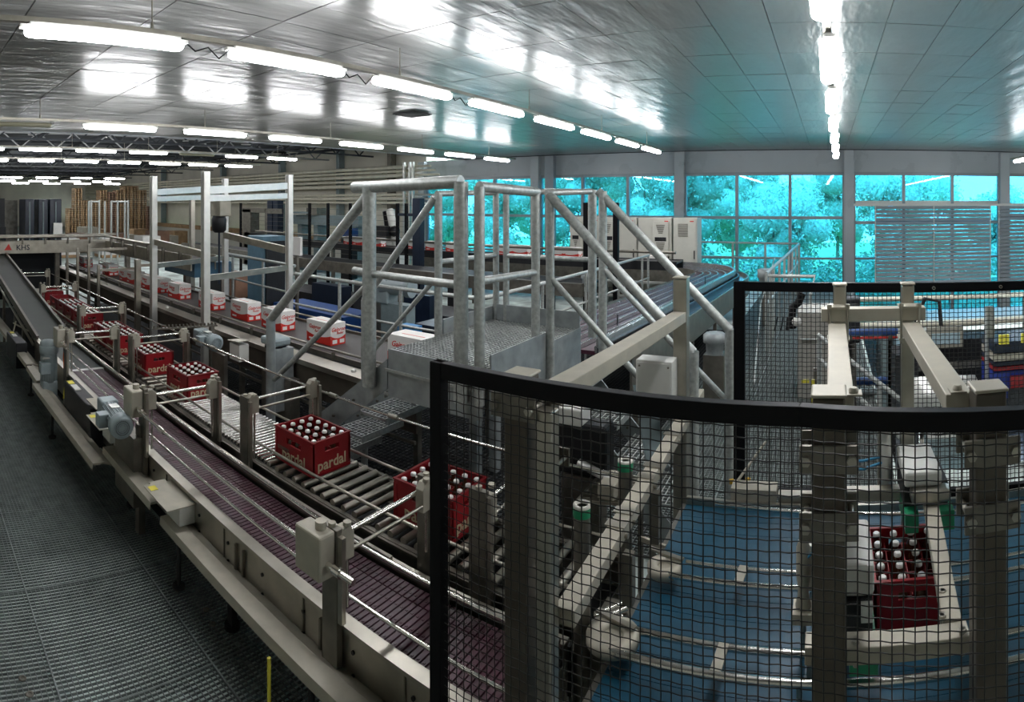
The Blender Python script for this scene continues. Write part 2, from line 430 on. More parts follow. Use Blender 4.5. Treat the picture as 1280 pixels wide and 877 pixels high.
for i, (x, y) in enumerate(((-4.84, 2.75), (-4.84, 4.7), (-4.84, 6.7))):
    MBp = MB().path([(x, y-.28, C+1.5), (x+.02, y-.15, C+1.40), (x, y, C+1.46), (x+.03, y+.1, C+1.36), (x, y+.28, C+1.5)], .008, 6)
    tag(MBp.build('lamp_cable', dark), ['sagging cable between first and second lamps of the long bright row', 'cable between second and third lamps of the long bright row', 'cable between third and fourth lamps of the long bright row'][i], 'cable')

# ------------------------------------------------------------------ OUTSIDE
struct(MB().bb(-60, 45, 23, 70, -2.3, -2.0), 'ground_outside', grass_m, 'grassy ground beyond the windows')
struct(MB().bb(-14, 25, 25, 27.5, -2.0, -1.95), 'path_outside', concrete, 'pale paved path beyond the windows')
def tree(x, y, h, r, n, m, label, seed, base=-2.0):
    rnd = random.Random(seed)
    t = thing('tree', label, 'tree', (x, y, base), 'trees outside the window wall')
    tr = MB().tube((x, y, base), (x+.1, y, base+h*.6), .13, 8, .06)
    for k in range(5):
        a = k*1.3+seed; tr.tube((x, y, base+h*(.25+.08*k)), (x+cos(a)*r*.7, y+sin(a)*r*.7, base+h*(.5+.09*k)), .045, 5, .015)
    tr.build('trunk', bark, t)
    f = MB(); blobs = [(rnd.uniform(-.6, .6)*r, rnd.uniform(-.5, .5)*r, base+h*rnd.uniform(.2, .9), rnd.uniform(.3, .55)*r) for _ in range(16)]
    for k in range(n):
        bx, by, bz, br_ = blobs[k % 16]
        a, b = rnd.uniform(0, 2*pi), math.acos(rnd.uniform(-1, 1)); q = br_*rnd.uniform(.75, 1.05)
        c = Vector((x+bx+q*sin(b)*cos(a), y+by+q*sin(b)*sin(a), bz+q*cos(b)*.9))
        s = rnd.uniform(.06, .15); e = Vector((rnd.uniform(-1, 1), rnd.uniform(-1, 1), rnd.uniform(-1, 1))).normalized(); g = e.cross(Vector((rnd.uniform(-1,1), .3, rnd.uniform(-1,1)))).normalized()
        f.add([c-e*s, c-g*s*.5, c+e*s, c+g*s*.5], [(0, 1, 2, 3)])
    for (bx, by, bz, br_) in blobs: f.sphere((x+bx, y+by+.1, bz), br_*.74, 9)
    f.build('foliage', m, t, kind='stuff')
TR = [(-20, 31.5, 8, 3.0), (-19.2, 38.5, 10.5, 3.3), (-13.8, 31.5, 9.0, 3.0), (-12.5, 38.5, 11.5, 3.4), (-7.7, 31.5, 8.6, 2.9), (-6.0, 38.5, 11.5, 3.5), (-1.9, 31.5, 7.6, 2.8), (.6, 38.5, 10.5, 3.2), (3.6, 31.5, 6.6, 2.5), (7.2, 38.5, 8.6, 2.9), (9.2, 31.5, 5.6, 2.4), (-26, 34, 9, 3.0)]
TL = ['leafy tree outside behind the left platform posts', 'tall tree outside set back above the robot arm', 'tree outside between the two thick platform posts', 'tallest tree outside behind the platform handrails', 'bushy tree outside above the grey cabinets', 'large tree outside right of the cabinets', 'pale tree outside above the window railing', 'tree outside behind the middle window bay', 'low tree outside beside the blind', 'tree outside seen above the blind headrail', 'low tree outside at the bright right window', 'far left tree outside behind the pipe rack']
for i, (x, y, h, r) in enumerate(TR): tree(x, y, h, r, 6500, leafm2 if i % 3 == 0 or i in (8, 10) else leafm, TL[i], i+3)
SH = [(-16, 26), (-13, 26.5), (-10.5, 26), (-8, 27), (-5.6, 26.4), (-3.4, 26.3), (-1.2, 26.5), (1.0, 26.3), (3.4, 28.6), (6.0, 28.8), (8.6, 28.5), (-19, 26)]
hd = thing('hedge', 'dense green hedge along the foot of the window wall outside', 'hedge', (-5, 27, -2))
f = MB(); rnd = random.Random(99)
for (x, y) in SH:
    for k in range(1900):
        a, b = rnd.uniform(0, 2*pi), math.acos(rnd.uniform(-.3, 1))
        c = Vector((x+1.7*sin(b)*cos(a), y+1.1*sin(b)*sin(a), -2+2.5*abs(cos(b))*rnd.uniform(.6, 1.05)+.2))
        s = rnd.uniform(.05, .13); e = Vector((rnd.uniform(-1, 1), rnd.uniform(-1, 1), rnd.uniform(-1, 1))).normalized(); g = e.cross(Vector((.2, 1, rnd.uniform(-1,1)))).normalized()
        f.add([c-e*s, c-g*s*.6, c+e*s, c+g*s*.6], [(0, 1, 2, 3)])
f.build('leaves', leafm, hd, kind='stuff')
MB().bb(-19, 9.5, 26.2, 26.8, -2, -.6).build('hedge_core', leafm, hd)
# ------------------------------------------------------------------ GRATINGS (walkable floor)
def grating(name, x0, x1, y0, y1, z, pitch, label, m=grate_m, pane=(1.0, 1.0), hb=.03, parent=None, dense='x', t=.0036):
    mb = MB()
    n = int((x1-x0)/pitch); k2 = int((y1-y0)/pitch)
    for i in range(n+1): mb.bb(x0+i*pitch-t/2, x0+i*pitch+t/2, y0, y1, z-hb, z)
    for j in range(k2+1): mb.bb(x0, x1, y0+j*pitch-t/2, y0+j*pitch+t/2, z-hb*.6, z-.001)
    if pane:
        x = x0
        while x < x1+.01: mb.bb(x-.005, x+.005, y0, y1, z-hb, z+.0015); x += pane[0]
        y = y0
        while y < y1+.01: mb.bb(x0, x1, y-.005, y+.005, z-hb, z+.0015); y += pane[1]
    o = mb.build(name, m, parent)
    o['kind'] = 'structure' if parent is None else 'stuff'
    if parent is None: o['label'] = label
    return o
grating('floor_grating', -12.0, -1.0, -1.0, 2.25, 0, .034, 'steel grating floor beside the purple chain conveyor', pane=(1.1, .95), hb=.016)
grating('floor_grating_walkway', -2.1, .70, 4.6, 20.6, 0, .042, 'steel grating walkway leading to the window railing', pane=(1.0, 1.4))
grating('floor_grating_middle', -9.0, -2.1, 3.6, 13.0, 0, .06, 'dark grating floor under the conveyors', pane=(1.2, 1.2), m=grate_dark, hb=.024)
struct(MB().bb(-16, -2.1, 2.3, 13.2, -.045, -.025), 'floor_dark_sheet', conc_dark, 'dark sheet over the floor under the roller conveyor')  # added dark sheet hides the pale slab so the floor reads dark
for i, (u, v) in enumerate(((28, 848), (37, 868), (258, 762), (266, 780))):
    p = PD(u, v, 735*2.9/(v-252))
    m_ = MB().lathe((p.x, p.y, 0), [(.022, .0), (.026, .004), (.022, .007), (.010, .007), (.010, .004)], 12)
    tag(m_.build('grating_clip', steel_d), ['grating clip washer in the bottom left corner, upper one', 'grating clip washer at the very bottom left corner', 'grating clip washer below the cable tray foot, upper one', 'grating clip washer below the cable tray foot, lower one'][i], 'washer')
tag(MB().path([(-2.52, 1.80, .02), (-2.52, 1.80, .50)], .011, 6).build('yellow_pipe', yellow), 'thin yellow pipe standing behind the cable tray near the bottom edge', 'pipe')

# ------------------------------------------------------------------ PURPLE CHAIN CONVEYOR  (runs along X)
ZB = .70
X0, X1 = -7.35, -1.25
cc = thing('chain_conveyor', 'long chain conveyor with dark purple slats and steel side frames', 'conveyor', (-4.3, 2.35, 0))
MB().bb(X0-1.8, X1, 2.060, 2.085, ZB-.34, ZB+.015).bb(X0-1.8, X1, 2.045, 2.125, ZB+.005, ZB+.028).build('side_plate', steel, cc)
MB().bb(X0-1.8, X1, 2.615, 2.635, ZB-.30, ZB+.015).bb(X0-1.8, X1, 2.595, 2.655, ZB+.005, ZB+.028).build('side_plate', steel, cc)
for x in (-6.6, -5.55, -4.3, -3.4, -2.55, -1.8):
    MB().bb(x-.004, x+.004, 2.050, 2.060, ZB-.33, ZB).bb(x+.15, x+.165, 2.040, 2.060, ZB-.22, ZB-.03).bb(x+.24, x+.255, 2.040, 2.060, ZB-.22, ZB-.03).build('cover_joint', steel_d, cc)
bolts = MB()
for x in [X0+.4*i for i in range(16)]:
    for z in (ZB-.08, ZB-.2): bolts.tube((x, 2.050, z), (x, 2.062, z), .011, 8)
bolts.build('frame_bolts', dark, cc, kind='stuff')
MB().bb(X0-1.8, X1, 2.13, 2.59, ZB-.06, ZB-.03).build('belt_bed', dark, cc)
sl = MB()
for (a, b, zz) in ((-.222, -.105, 0), (-.098, .108, 0), (.115, .222, 0)): sl.box(((a+b)/2*0, (a+b)/2, 0), (.028, b-a, .012))
for q in (-.18, -.05, .04, .16): sl.box((0, q, .007), (.012, .012, .003))
slm = sl.mesh('belt_slat', purple); slm2 = slm.copy(); slm2.materials[0] = purple_l
x = X0+.02; k = 0
while x < X1-.02:
    share('belt_slat', slm2 if (k*7) % 5 == 0 else slm, (x, 2.355, ZB-.012), cc); x += .038; k += 1
MB().bb(X0-1.75, X0, 2.14, 2.58, ZB-.03, ZB-.004).build('feed_belt', belt, cc)
MB().bb(X0-.03, X0+.02, 2.13, 2.59, ZB-.01, ZB+.004).build('transfer_plate', alu, cc)
MB().tube((X0-.2, 2.18, ZB+.075), (X1, 2.18, ZB+.075), .011, 8).build('guide_rail', chrome, cc)
MB().path([(X0-1.6, 2.56, ZB+.08), (-4.7, 2.56, ZB+.08), (-3.4, 2.56, ZB+.08), (-3.1, 2.545, ZB+.08), (X1, 2.545, ZB+.08)], .013, 8).build('guide_rail', chrome, cc)
MB().bb(X0-1.6, -2.4, 2.60, 2.625, ZB+.03, ZB+.06).build('wear_strip', steel, cc)
for x in (-6.9, -5.2, -3.4, -1.9):
    for y in (2.12, 2.6):
        l = MB().bb(x-.03, x+.03, y-.02, y+.02, .03, ZB-.3); l.tube((x, y, 0), (x, y, .03), .055, 10); l.build('leg', dark, cc)
# torque shaft along the near side
tag(MB().tube((-7.35, 1.985, C-1.82), (-2.48, 1.985, C-1.82), .012, 10).tube((-4.30, 1.985, C-1.82), (-4.20, 1.985, C-1.82), .021, 10).tube((-7.1, 1.985, C-1.82), (-7.0, 1.985, C-1.82), .022, 10).build('drive_shaft', chrome), 'long shiny drive shaft above the near edge of the purple conveyor', 'shaft')

def guide_frame(X, y0, y1, zt, zr, label, near_box=None, zf=.02, wp=.05, rods=True):
    """two uprights across a conveyor joined by two adjusting rods"""
    t = thing('guide_gantry', label, 'frame', (X, (y0+y1)/2, 0), 'adjustable guide frames along the crate line')
    for y, s in ((y0, -1), (y1, 1)):
        MB().bb(X-.058, X+.058, y-.02, y+.02, zf, zt).build('upright', steel_d, t, bevel=.004)
        MB().bb(X+.058, X+.09, y-.014, y+.014, zf+.4, zt-.03).build('slide_strip', steel, t)
        hb = MB().prism([(-.052, -.085), (.052, -.085), (.052, .05), (.022, .085), (-.022, .085), (-.052, .05)], 0, .06, 'x')
        hb.v = [(vx+X+.0, vy+y-s*.05, vz+zr) for vx, vy, vz in hb.v]; hb.build('clamp_block', steel_w, t, bevel=.004)
        MB().tube((X+.05, y-s*.06, zr-.05), (X+.05, y-s*.06, zf+.45), .010, 8).build('spindle', chrome, t)
        MB().tube((X+.05, y-s*.06, zt+.0), (X+.05, y-s*.06, zt+.02), .022, 10).tube((X, y, zt), (X, y, zt+.018), .02, 10).build('cap', steel_w, t)
    if rods:
        MB().tube((X+.0, y0+.03, zr+.02), (X+.0, y1-.03, zr+.02), .014, 10).build('rod', chrome, t)
        MB().tube((X+.05, y0+.03, zr-.045), (X+.05, y1-.03, zr-.045), .010, 10).build('rod', steel, t)
    if near_box:
        MB().bb(X-.15, X+.05, y0-.13, y0-.021, zr-.14, zr+.09).build('gear_housing', steel_w, t, bevel=.012)
        MB().tube((X-.02, y0-.06, zr+.09), (X-.02, y0-.06, zr+.13), .03, 12).build('knob', steel_w, t)
        MB().tube((X+.05, y0-.075, zr-.06), (X+.24, y0-.075, zr-.06), .017, 12).tube((X+.10, y0-.075, zr-.06), (X+.15, y0-.075, zr-.06), .026, 12).build('shaft_end', chrome, t)
    return t
guide_frame(-2.28, 2.03, 2.80, C-1.68, C-1.77, 'guide frame over the purple belt with the nearest gear housing', True, zf=.35)
guide_frame(-4.72, 2.03, 2.76, C-1.62, C-1.72, 'guide frame with gear housing behind the grey fan motor', True, zf=.3)
guide_frame(-7.2, 2.03, 2.72, C-1.62, C-1.70, 'guide frame above the upright motor with an orange sleeve', True, zf=.3)
guide_frame(-4.25, 2.785, 3.56, C-1.68, C-1.74, 'guide frame across the rollers left of the nearest crate', zf=.02)
guide_frame(-6.86, 2.785, 3.56, C-1.68, C-1.74, 'guide frame across the rollers behind the lettered crates')
guide_frame(-9.1, 2.785, 3.56, C-1.68, C-1.76, 'guide frame across the middle of the red crate queue')
guide_frame(-11.8, 2.785, 3.56, C-1.68, C-1.78, 'guide frame at the far end of the red crate queue')
guide_frame(-14.2, 2.785, 3.56, C-1.68, C-1.78, 'farthest guide frame below the overhead bridge conveyor')
guide_frame(-1.88, 2.785, 3.56, C-1.64, C-1.76, 'guide frame across the rollers behind the black mesh fence', zf=.02)
tag(MB().path([(-7.24, 2.04, C-1.85), (-7.24, 2.02, C-2.0), (-7.22, 2.03, C-2.12)], .022, 8).build('orange_sleeve', orange), 'orange rubber sleeve on the cable beside the upright motor', 'sleeve')
tag(MB().path([(-7.23, 2.03, C-2.13), (-7.22, 2.02, C-2.35), (-7.2, 2.0, C-2.5)], .010, 6).build('yellow_cable', yellow), 'yellow cable hanging below the orange sleeve', 'cable')
sh = thing('drive_shaft', 'long thin shaft along the far side of the red crate line', 'shaft', (-5.5, 3.62, C-1.79))
MB().tube((-14.2, 3.62, C-1.79), (-1.3, 3.62, C-1.79), .011, 8).build('rod', chrome, sh)
for x in (-9.05, -6.75, -6.3, -4.1, -3.35): MB().tube((x, 3.62, C-1.79), (x+.1, 3.62, C-1.79), .021, 10).build('coupling', steel, sh)

# ------------------------------------------------------------------ ROLLER CONVEYOR
rc = thing('roller_conveyor', 'roller conveyor carrying the red beer crates', 'conveyor', (-7, 3.15, 0))
for y in (2.84, 3.47):
    MB().bb(-14.5, -1.25, y-.012, y+.012, ZB-.22, ZB-.015).bb(-14.5, -1.25, y-.03, y+.03, ZB-.035, ZB-.02).build('side_frame', steel_d, rc)
MB().tube((-14.3, 2.90, ZB+.10), (-1.25, 2.90, ZB+.10), .012, 8).build('guide_rail', steel, rc)
MB().tube((-14.3, 3.43, ZB+.10), (-1.25, 3.43, ZB+.10), .012, 8).build('guide_rail', steel, rc)
MB().bb(-14.5, -1.25, 2.70, 2.76, ZB-.09, ZB-.07).build('cable_tray', steel, rc)
MB().bb(-14.5, -1.25, 2.665, 2.70, ZB-.28, ZB-.03).bb(-14.5, -1.25, 2.76, 2.80, ZB-.30, ZB-.10).build('chain_guard', dark, rc)
rA = MB().tube((0, -.29, 0), (0, .29, 0), .026, 10).mesh('roller', steel); rB = MB().tube((0, -.29, 0), (0, .29, 0), .017, 8).mesh('roller', chrome)
x = -14.4
while x < -1.28:
    if -6.1 < x < -4.05: share('roller', rB, (x, 3.155, ZB+.005), rc); x += .055
    else: share('roller', rA, (x, 3.155, ZB-.004), rc); x += .115 if x > -6 else .14
MB().bb(-14.4, -1.28, 2.9, 3.42, ZB-.2, ZB-.19).build('drip_tray', dark, rc)
for x in (-13, -10.5, -8, -5.6, -3.2, -1.3):
    for y in (2.84, 3.47): MB().bb(x-.03, x+.03, y-.025, y+.025, 0, ZB-.2).build('leg', steel_d, rc)
tag(MB().bb(-4.02, -3.86, 2.96, 3.06, ZB+.12, ZB+.15).bb(-4.0, -3.88, 2.98, 3.04, ZB+.15, ZB+.155).build('sensor_bracket', steel_w), 'small beige sensor bracket just behind the nearest red crate', 'bracket')

# ------------------------------------------------------------------ RED CRATES with bottles
def crate_mesh():
    L, W, H, t = .50, .40, .275, .016; mb = MB()
    z0, z1 = 0, H
    mb.bb(-L/2, L/2, -W/2, W/2, 0, .02)
    # long sides (facing y) with a hand slot
    for s in (-1, 1):
        y = s*(W/2-t/2)
        mb.bb(-L/2, L/2, y-t/2, y+t/2, 0, .165); mb.bb(-L/2, -.095, y-t/2, y+t/2, .165, .215); mb.bb(.095, L/2, y-t/2, y+t/2, .165, .215)
        mb.bb(-L/2, L/2, y-t/2, y+t/2, .215, H)
        for q in (-.235, .235): mb.bb(q-.015, q+.015, s*(W/2)-.004, s*(W/2)+.004, .0, H-.03)
        mb.bb(-L/2, L/2, s*(W/2)-.004, s*(W/2)+.005, .0, .022)
        x = s*(L/2-t/2)
        mb.bb(x-t/2, x+t/2, -W/2, W/2, 0, .175); mb.bb(x-t/2, x+t/2, -W/2, -.075, .175, .215); mb.bb(x-t/2, x+t/2, .075, W/2, .175, .215)
        mb.bb(x-t/2, x+t/2, -W/2, W/2, .215, H)
        mb.bb(s*L/2-.004, s*L/2+.005, -W/2, W/2, 0, .022)
    for s in (-1, 1):
        mb.bb(-L/2-.008, L/2+.008, s*W/2-.010-.006*s, s*W/2+.010-.006*s, H-.008, H)
        mb.bb(s*L/2-.010-.006*s, s*L/2+.010-.006*s, -W/2, W/2, H-.008, H)
    d = MB()
    for i in range(1, 5): d.bb(-L/2+i*L/5-.003, -L/2+i*L/5+.003, -W/2+t, W/2-t, .02, .19)
    for j in range(1, 4): d.bb(-L/2+t, L/2-t, -W/2+j*W/4-.003, -W/2+j*W/4+.003, .02, .19)
    return mb.mesh('crate_wall', red), d.mesh('divider', red)
CM = crate_mesh()
BOT = MB().lathe((0,0,0), [(.030, 0), (.033, .01), (.033, .13), (.028, .165), (.014, .20), (.013, .235)], 10).mesh('glass_body', glass_b)
CAP = MB().lathe((0,0,0), [(.021, .232), (.021, .246), (.016, .252)], 10).mesh('crown_cap', capm)
LET = text_mesh('pardal', .125, .002, cream)
def crate(X, Y, z, label, grp, rot=0, bottles=True, detail=True):
    t = thing('beer_crate', label, 'crate', (X, Y, z), 'red beer crates on the line')
    t.rotation_euler = (0, 0, rot)
    def put(n, me, l=(0,0,0), r=(0,0,0)):
        o = bpy.data.objects.new(n, me); COL.objects.link(o); o.parent = t; o.location = l; o.rotation_euler = r; return o
    put('crate_wall', CM[0]); put('divider', CM[1])
    if detail:
        put('lettering', LET, (.251, .0, .075), (radians(90), 0, radians(90)))
        put('lettering', LET, (.0, -.201, .075), (radians(90), 0, 0))
    if bottles:
        for i in range(5):
            for j in range(4):
                lx, ly = -.25+.05+i*.1, -.2+.05+j*.1
                wx, wy = X+lx*cos(rot)-ly*sin(rot), Y+lx*sin(rot)+ly*cos(rot)
                b = thing('beer_bottle', grp, 'bottle', (wx, wy, z+.021), grp)
                share('glass_body', BOT, (wx, wy, z+.021), b); share('crown_cap', CAP, (wx, wy, z+.021), b)
    return t
CZ = ZB+.024
crate(-3.80, 3.16, CZ, 'nearest red beer crate riding alone on the rollers below the stair', 'brown bottle with silver cap in the nearest lone red crate')
crate(-2.48, 3.20, CZ, 'red beer crate partly hidden by the black post of the mesh fence', 'brown bottle with silver cap in the red crate behind the fence post')
crate(-5.93, 3.16, CZ, 'red beer crate in front of the grey fan motor, second from the viewer', 'brown bottle with silver cap in the second lone red crate')
crate(-6.97, 3.11, CZ, 'red beer crate with large cream lettering facing the viewer', 'brown bottle with silver cap in the red crate with clear lettering')
QX = [-8.02, -8.56, -9.75, -10.29, -10.83, -11.37, -12.3]
QL = ['red beer crate at the front of the tight queue', 'red beer crate second from the front of the queue', 'red beer crate beyond the gap in the queue', 'red beer crate in the middle of the far queue', 'red beer crate left of the middle of the far queue', 'red beer crate near the end of the far queue', 'farthest red beer crate under the bridge conveyor']
for x, l in zip(QX, QL): crate(x, 3.14, CZ, l, 'brown bottle with silver cap in the ' + l.replace('red beer crate', 'crate'), bottles=x > -10.9)
crate(.43, 3.2, ZB+.01, 'dark red beer crate gripped by the clamp frame on the blue belt', 'brown bottle in the crate under the clamp frame on the blue belt', rot=radians(90))

# ------------------------------------------------------------------ NEAR SIDE: motors, trays, boxes
def motor_obj(label, loc, axis, r, L, scale_box=True, cat='motor', name='electric_motor'):
    t = thing(name, label, cat, loc)
    a = Vector(axis).normalized(); c = Vector(loc)
    body = MB().lathe(c, [(r*.6, -L*.5), (r*.9, -L*.46), (r*.9, L*.25), (r*.88, L*.28)], 16, a)
    up = Vector((0,0,1)) if abs(a.z) < .9 else Vector((1,0,0)); u = a.cross(up).normalized(); v = a.cross(u)
    body.build('motor_body', motor, t)
    fn = MB()
    for k in range(20):
        ang = 2*pi*k/20; dd = u*cos(ang)+v*sin(ang)
        fn.bar(c+dd*r*.93-a*L*.42, c+dd*r*.93+a*L*.24, .006, .006)
    fn.build('cooling_fins', motor, t, kind='stuff')
    MB().lathe(c, [(r*.95, L*.26), (r*1.08, L*.30), (r*1.08, L*.44), (r*.98, L*.49), (r*.74, L*.5)], 20, a).build('fan_cover', motor, t)
    g = MB(); e = c+a*L*.505
    for k in range(12):
        ang = pi*k/12; dd = (u*cos(ang)+v*sin(ang))*r*.72; g.bar(e-dd, e+dd, .006, .004)
    for q in (.2, .36, .52, .68):
        g.path([e+a*.002+(u*cos(2*pi*i/20)+v*sin(2*pi*i/20))*r*q for i in range(21)], .004, 5)
    g.build('fan_grille', motor, t)
    MB().lathe(c, [(r*.72, L*.47), (r*.72, L*.501)], 16, a).build('fan_opening', dark, t)
    # terminal box on the side towards the aisle
    s = -v if abs(a.z) < .9 else Vector((.55, -.83, 0))
    side = Vector((0, -1, 0)) if abs(a.x) > .5 else Vector((.8, -.6, 0))
    q = c+side*r*1.15-a*L*.05
    MB().box(q, (r*1.1, r*1.1, r*1.2), None).build('terminal_box', motor, t, bevel=.006)
    MB().box(c+Vector((0, 0, r*.97))-a*L*.12 if abs(a.z) < .9 else c+side*r*.95+a*L*.2, (r*1.0, r*.8, .008)).build('name_plate', alu, t)
    gb = c-a*L*.62
    MB().box(gb, (r*1.7, r*1.7, r*1.8)).build('gearbox', motor, t, bevel=.02)
    return t
motor_obj('grey blue fan motor lying beside the purple conveyor', (-4.90, 1.84, C-1.93), (1, -.10, 0), .098, .46)
motor_obj('grey blue upright motor with rounded cap beside the incline belt', (-7.42, 1.86, C-2.10), (0, 0, 1), .115, .50)
motor_obj('grey motor lying beyond the lettered red crate', (-6.62, 3.78, C-1.79), (1, -.1, 0), .098, .44)
o = MB().lathe((-7.42, 1.86, C-1.86), [(.118, 0), (.118, .03), (.09, .055), (.03, .07)], 16); tag(o.build('motor_rain_cap', motor), 'round grey cap sitting on top of the upright motor', 'cap')
t = thing('junction_box', 'beige junction box with open lid right of the far grey motor', 'box', (-6.02, 3.86, C-1.80))
MB().bb(-6.14, -5.92, 3.79, 3.93, C-1.92, C-1.72).build('box_body', whitep, t, bevel=.005); MB().bar((-6.16, 3.86, C-1.70), (-5.90, 3.84, C-1.67), .17, .008).build('lid', steel_w, t)
MB().bb(-6.5, -6.2, 3.75, 3.8, 0, C-1.9).build('bracket', steel_d, t)
# motor support column
tag(MB().bb(-4.80, -4.72, 1.99, 2.05, .0, C-1.95).bb(-5.15, -4.7, 1.93, 2.04, .25, C-2.05).build('motor_support', steel_d), 'tall steel support plate below the grey fan motor', 'plate')
def sensor_unit(X, label, z=C-2.16, y=1.93):
    t = thing('sensor_box', label, 'sensor', (X, y, z))
    MB().bb(X-.20, X+.22, y-.14, y+.12, z-.006, z).bb(X-.24, X-.20, y-.08, y+.06, z-.006, z).build('cover_plate', steel_w, t)
    MB().bb(X-.02, X+.20, y-.03, y+.10, z-.15, z-.008).build('box_body', whitep, t, bevel=.005)
    MB().bb(X-.17, X-.10, y-.12, y-.06, z+.001, z+.003).build('sticker', yellow, t)
    return t
sensor_unit(-4.02, 'white sensor box under a rounded steel plate with yellow sticker, nearest', C-2.22, 1.96)
sensor_unit(-5.38, 'white sensor box under a steel plate left of the grey fan motor', C-2.12, 1.92)
t = thing('control_unit', 'black control unit hanging below the conveyor left of the fan motor', 'box', (-6.25, 1.94, C-2.35))
MB().bb(-6.75, -5.75, 1.88, 2.03, C-2.55, C-2.13).build('box_body', dark, t, bevel=.01)
MB().bb(-6.72, -6.60, 1.90, 1.97, C-2.128, C-2.125).build('sticker', yellow, t); MB().bb(-6.55, -6.35, 1.90, 1.97, C-2.128, C-2.12).build('label_plate', white, t)
tag(MB().bb(-5.95, -5.62, 1.90, 2.02, C-2.10, C-2.09).build('mounting_plate', steel_w), 'small bare steel plate above the black control unit', 'plate')
t = thing('control_unit', 'black control unit beside the incline belt at the left edge', 'box', (-9.4, 1.82, C-2.35))
MB().bb(-9.9, -9.05, 1.74, 1.92, C-2.62, C-2.22).build('box_body', dark, t, bevel=.01)
MB().bb(-9.88, -9.75, 1.78, 1.85, C-2.218, C-2.215).build('sticker', yellow, t); MB().bb(-9.68, -9.5, 1.78, 1.85, C-2.218, C-2.21).build('label_plate', white, t)
# cable tray covers (bent sheet)
def tray(x0, x1, y, z, label, dy=0., legs=()):
    t = thing('cable_tray', label, 'tray', ((x0+x1)/2, y, z), 'beige cable trays along the grating')
    m_ = MB(); pr = [(0, 0), (.11, .0), (.20, -.035), (.20, -.055), (.105, -.018), (.0, -.018), (-.003, -.06), (-.006, -.06)]
    a = [(x0, y+p[0], z+p[1]) for p in pr]; b = [(x1, y+dy+p[0], z+p[1]) for p in pr]; n = len(pr)
    m_.add(a+b, [tuple(range(n)), tuple(range(n, 2*n))[::-1]]+[(i, n+i, n+(i+1)%n, (i+1)%n) for i in range(n)])
    m_.build('tray_cover', steel_w, t)
    for x in legs: MB().tube((x, y+.12, .01), (x, y+.12, z-.05), .018, 8).tube((x, y+.12, 0), (x, y+.12, .02), .05, 12).build('foot', rubber, t)
    return t
tray(-4.02, -1.0, 1.87, C-2.37, 'long bright cable tray cover reaching the bottom edge', legs=(-4.05+.1, -2.4))
tray(-5.30, -4.18, 1.86, C-2.34, 'short cable tray cover below the fan motor')
tray(-7.60, -5.12, 1.68, C-2.40, 'cable tray cover below the black control unit', .02, legs=(-7.0,))
tray(-8.35, -7.62, 1.76, C-2.38, 'short kinked cable tray cover by the upright motor', -.02)
tray(-9.9, -8.37, 1.76, C-2.36, 'cable tray cover beside the incline belt', legs=(-8.6,))
tray(-14, -10.05, 1.78, C-2.36, 'cable tray cover at the left edge')
# incline belt
ic = thing('incline_conveyor', 'inclined conveyor with a dark grey green belt rising to the left', 'conveyor', (-12, 2.35, 0))
xa, za, xb, zb2 = -9.05, ZB-.0, -15.05, C-1.40
MB().bar((xa, 2.36, za), (xb, 2.36, zb2), .47, .02).build('belt', belt, ic)
for y in (2.09, 2.63):
    MB().bar((xa, y, za-.01), (xb, y, zb2-.01), .02, .14).bar((xa, y, za+.075), (xb, y, zb2+.075), .045, .015).build('side_frame', steel_d, ic)
MB().bar((xa, 2.02, za-.06), (xb, 2.02, zb2-.06), .03, .03).build('cable_rail', steel, ic)
for x in (-10, -12, -14):
    z = za+(zb2-za)*(x-xa)/(xb-xa)
    MB().bb(x-.03, x+.03, 2.03, 2.08, 0, z-.06).bb(x-.03, x+.03, 2.64, 2.69, 0, z-.06).build('leg', steel_d, ic)
tag(MB().bar((-10.4, 1.95, C-2.18), (-9.6, 2.06, C-2.16), .02, .02).bar((-9.95, 1.85, C-2.3), (-9.9, 1.9, C-2.05), .02, .02).build('bracket_arm', steel_w), 'thin steel arm sticking out from the incline belt side', 'bracket')
t = thing('toothed_rack', 'steel rack with upright teeth crossing behind the lettered crate', 'rack', (-6.9, 3.8, C-1.62))
a, b = PY(172, 418, 2.95), PY(228, 409, 3.9)
a, b = Vector((-7.25, 3.25, C-1.72)), Vector((-7.05, 4.15, C-1.72)); m_ = MB().bar(a, b, .03, .02)
for k in range(18): p = a.lerp(b, (k+.5)/18); m_.box(p+Vector((0, 0, .025)), (.03, .014, .04))
m_.build('tooth_bar', steel_d, t); MB().bb(-7.2, -7.14, 4.1, 4.16, 0, C-1.72).build('support', steel_d, t)
# ------------------------------------------------------------------ STEEL PLATFORM (galvanised crossover)
gp = thing('crossover_platform', 'galvanised steel crossover platform with tube handrails and two stairs', 'platform', (-2.68, 2.90, C-1.0))   # drawn in its own units from the near left deck corner; set on its spot below
GF = C-2.23               # floor level in those units
zd = C-1.0
def P3(x, y, h): return (x, y, C+h)
DX0, DX1, DY0, DY1 = -2.68, -1.88, 2.90, 4.18
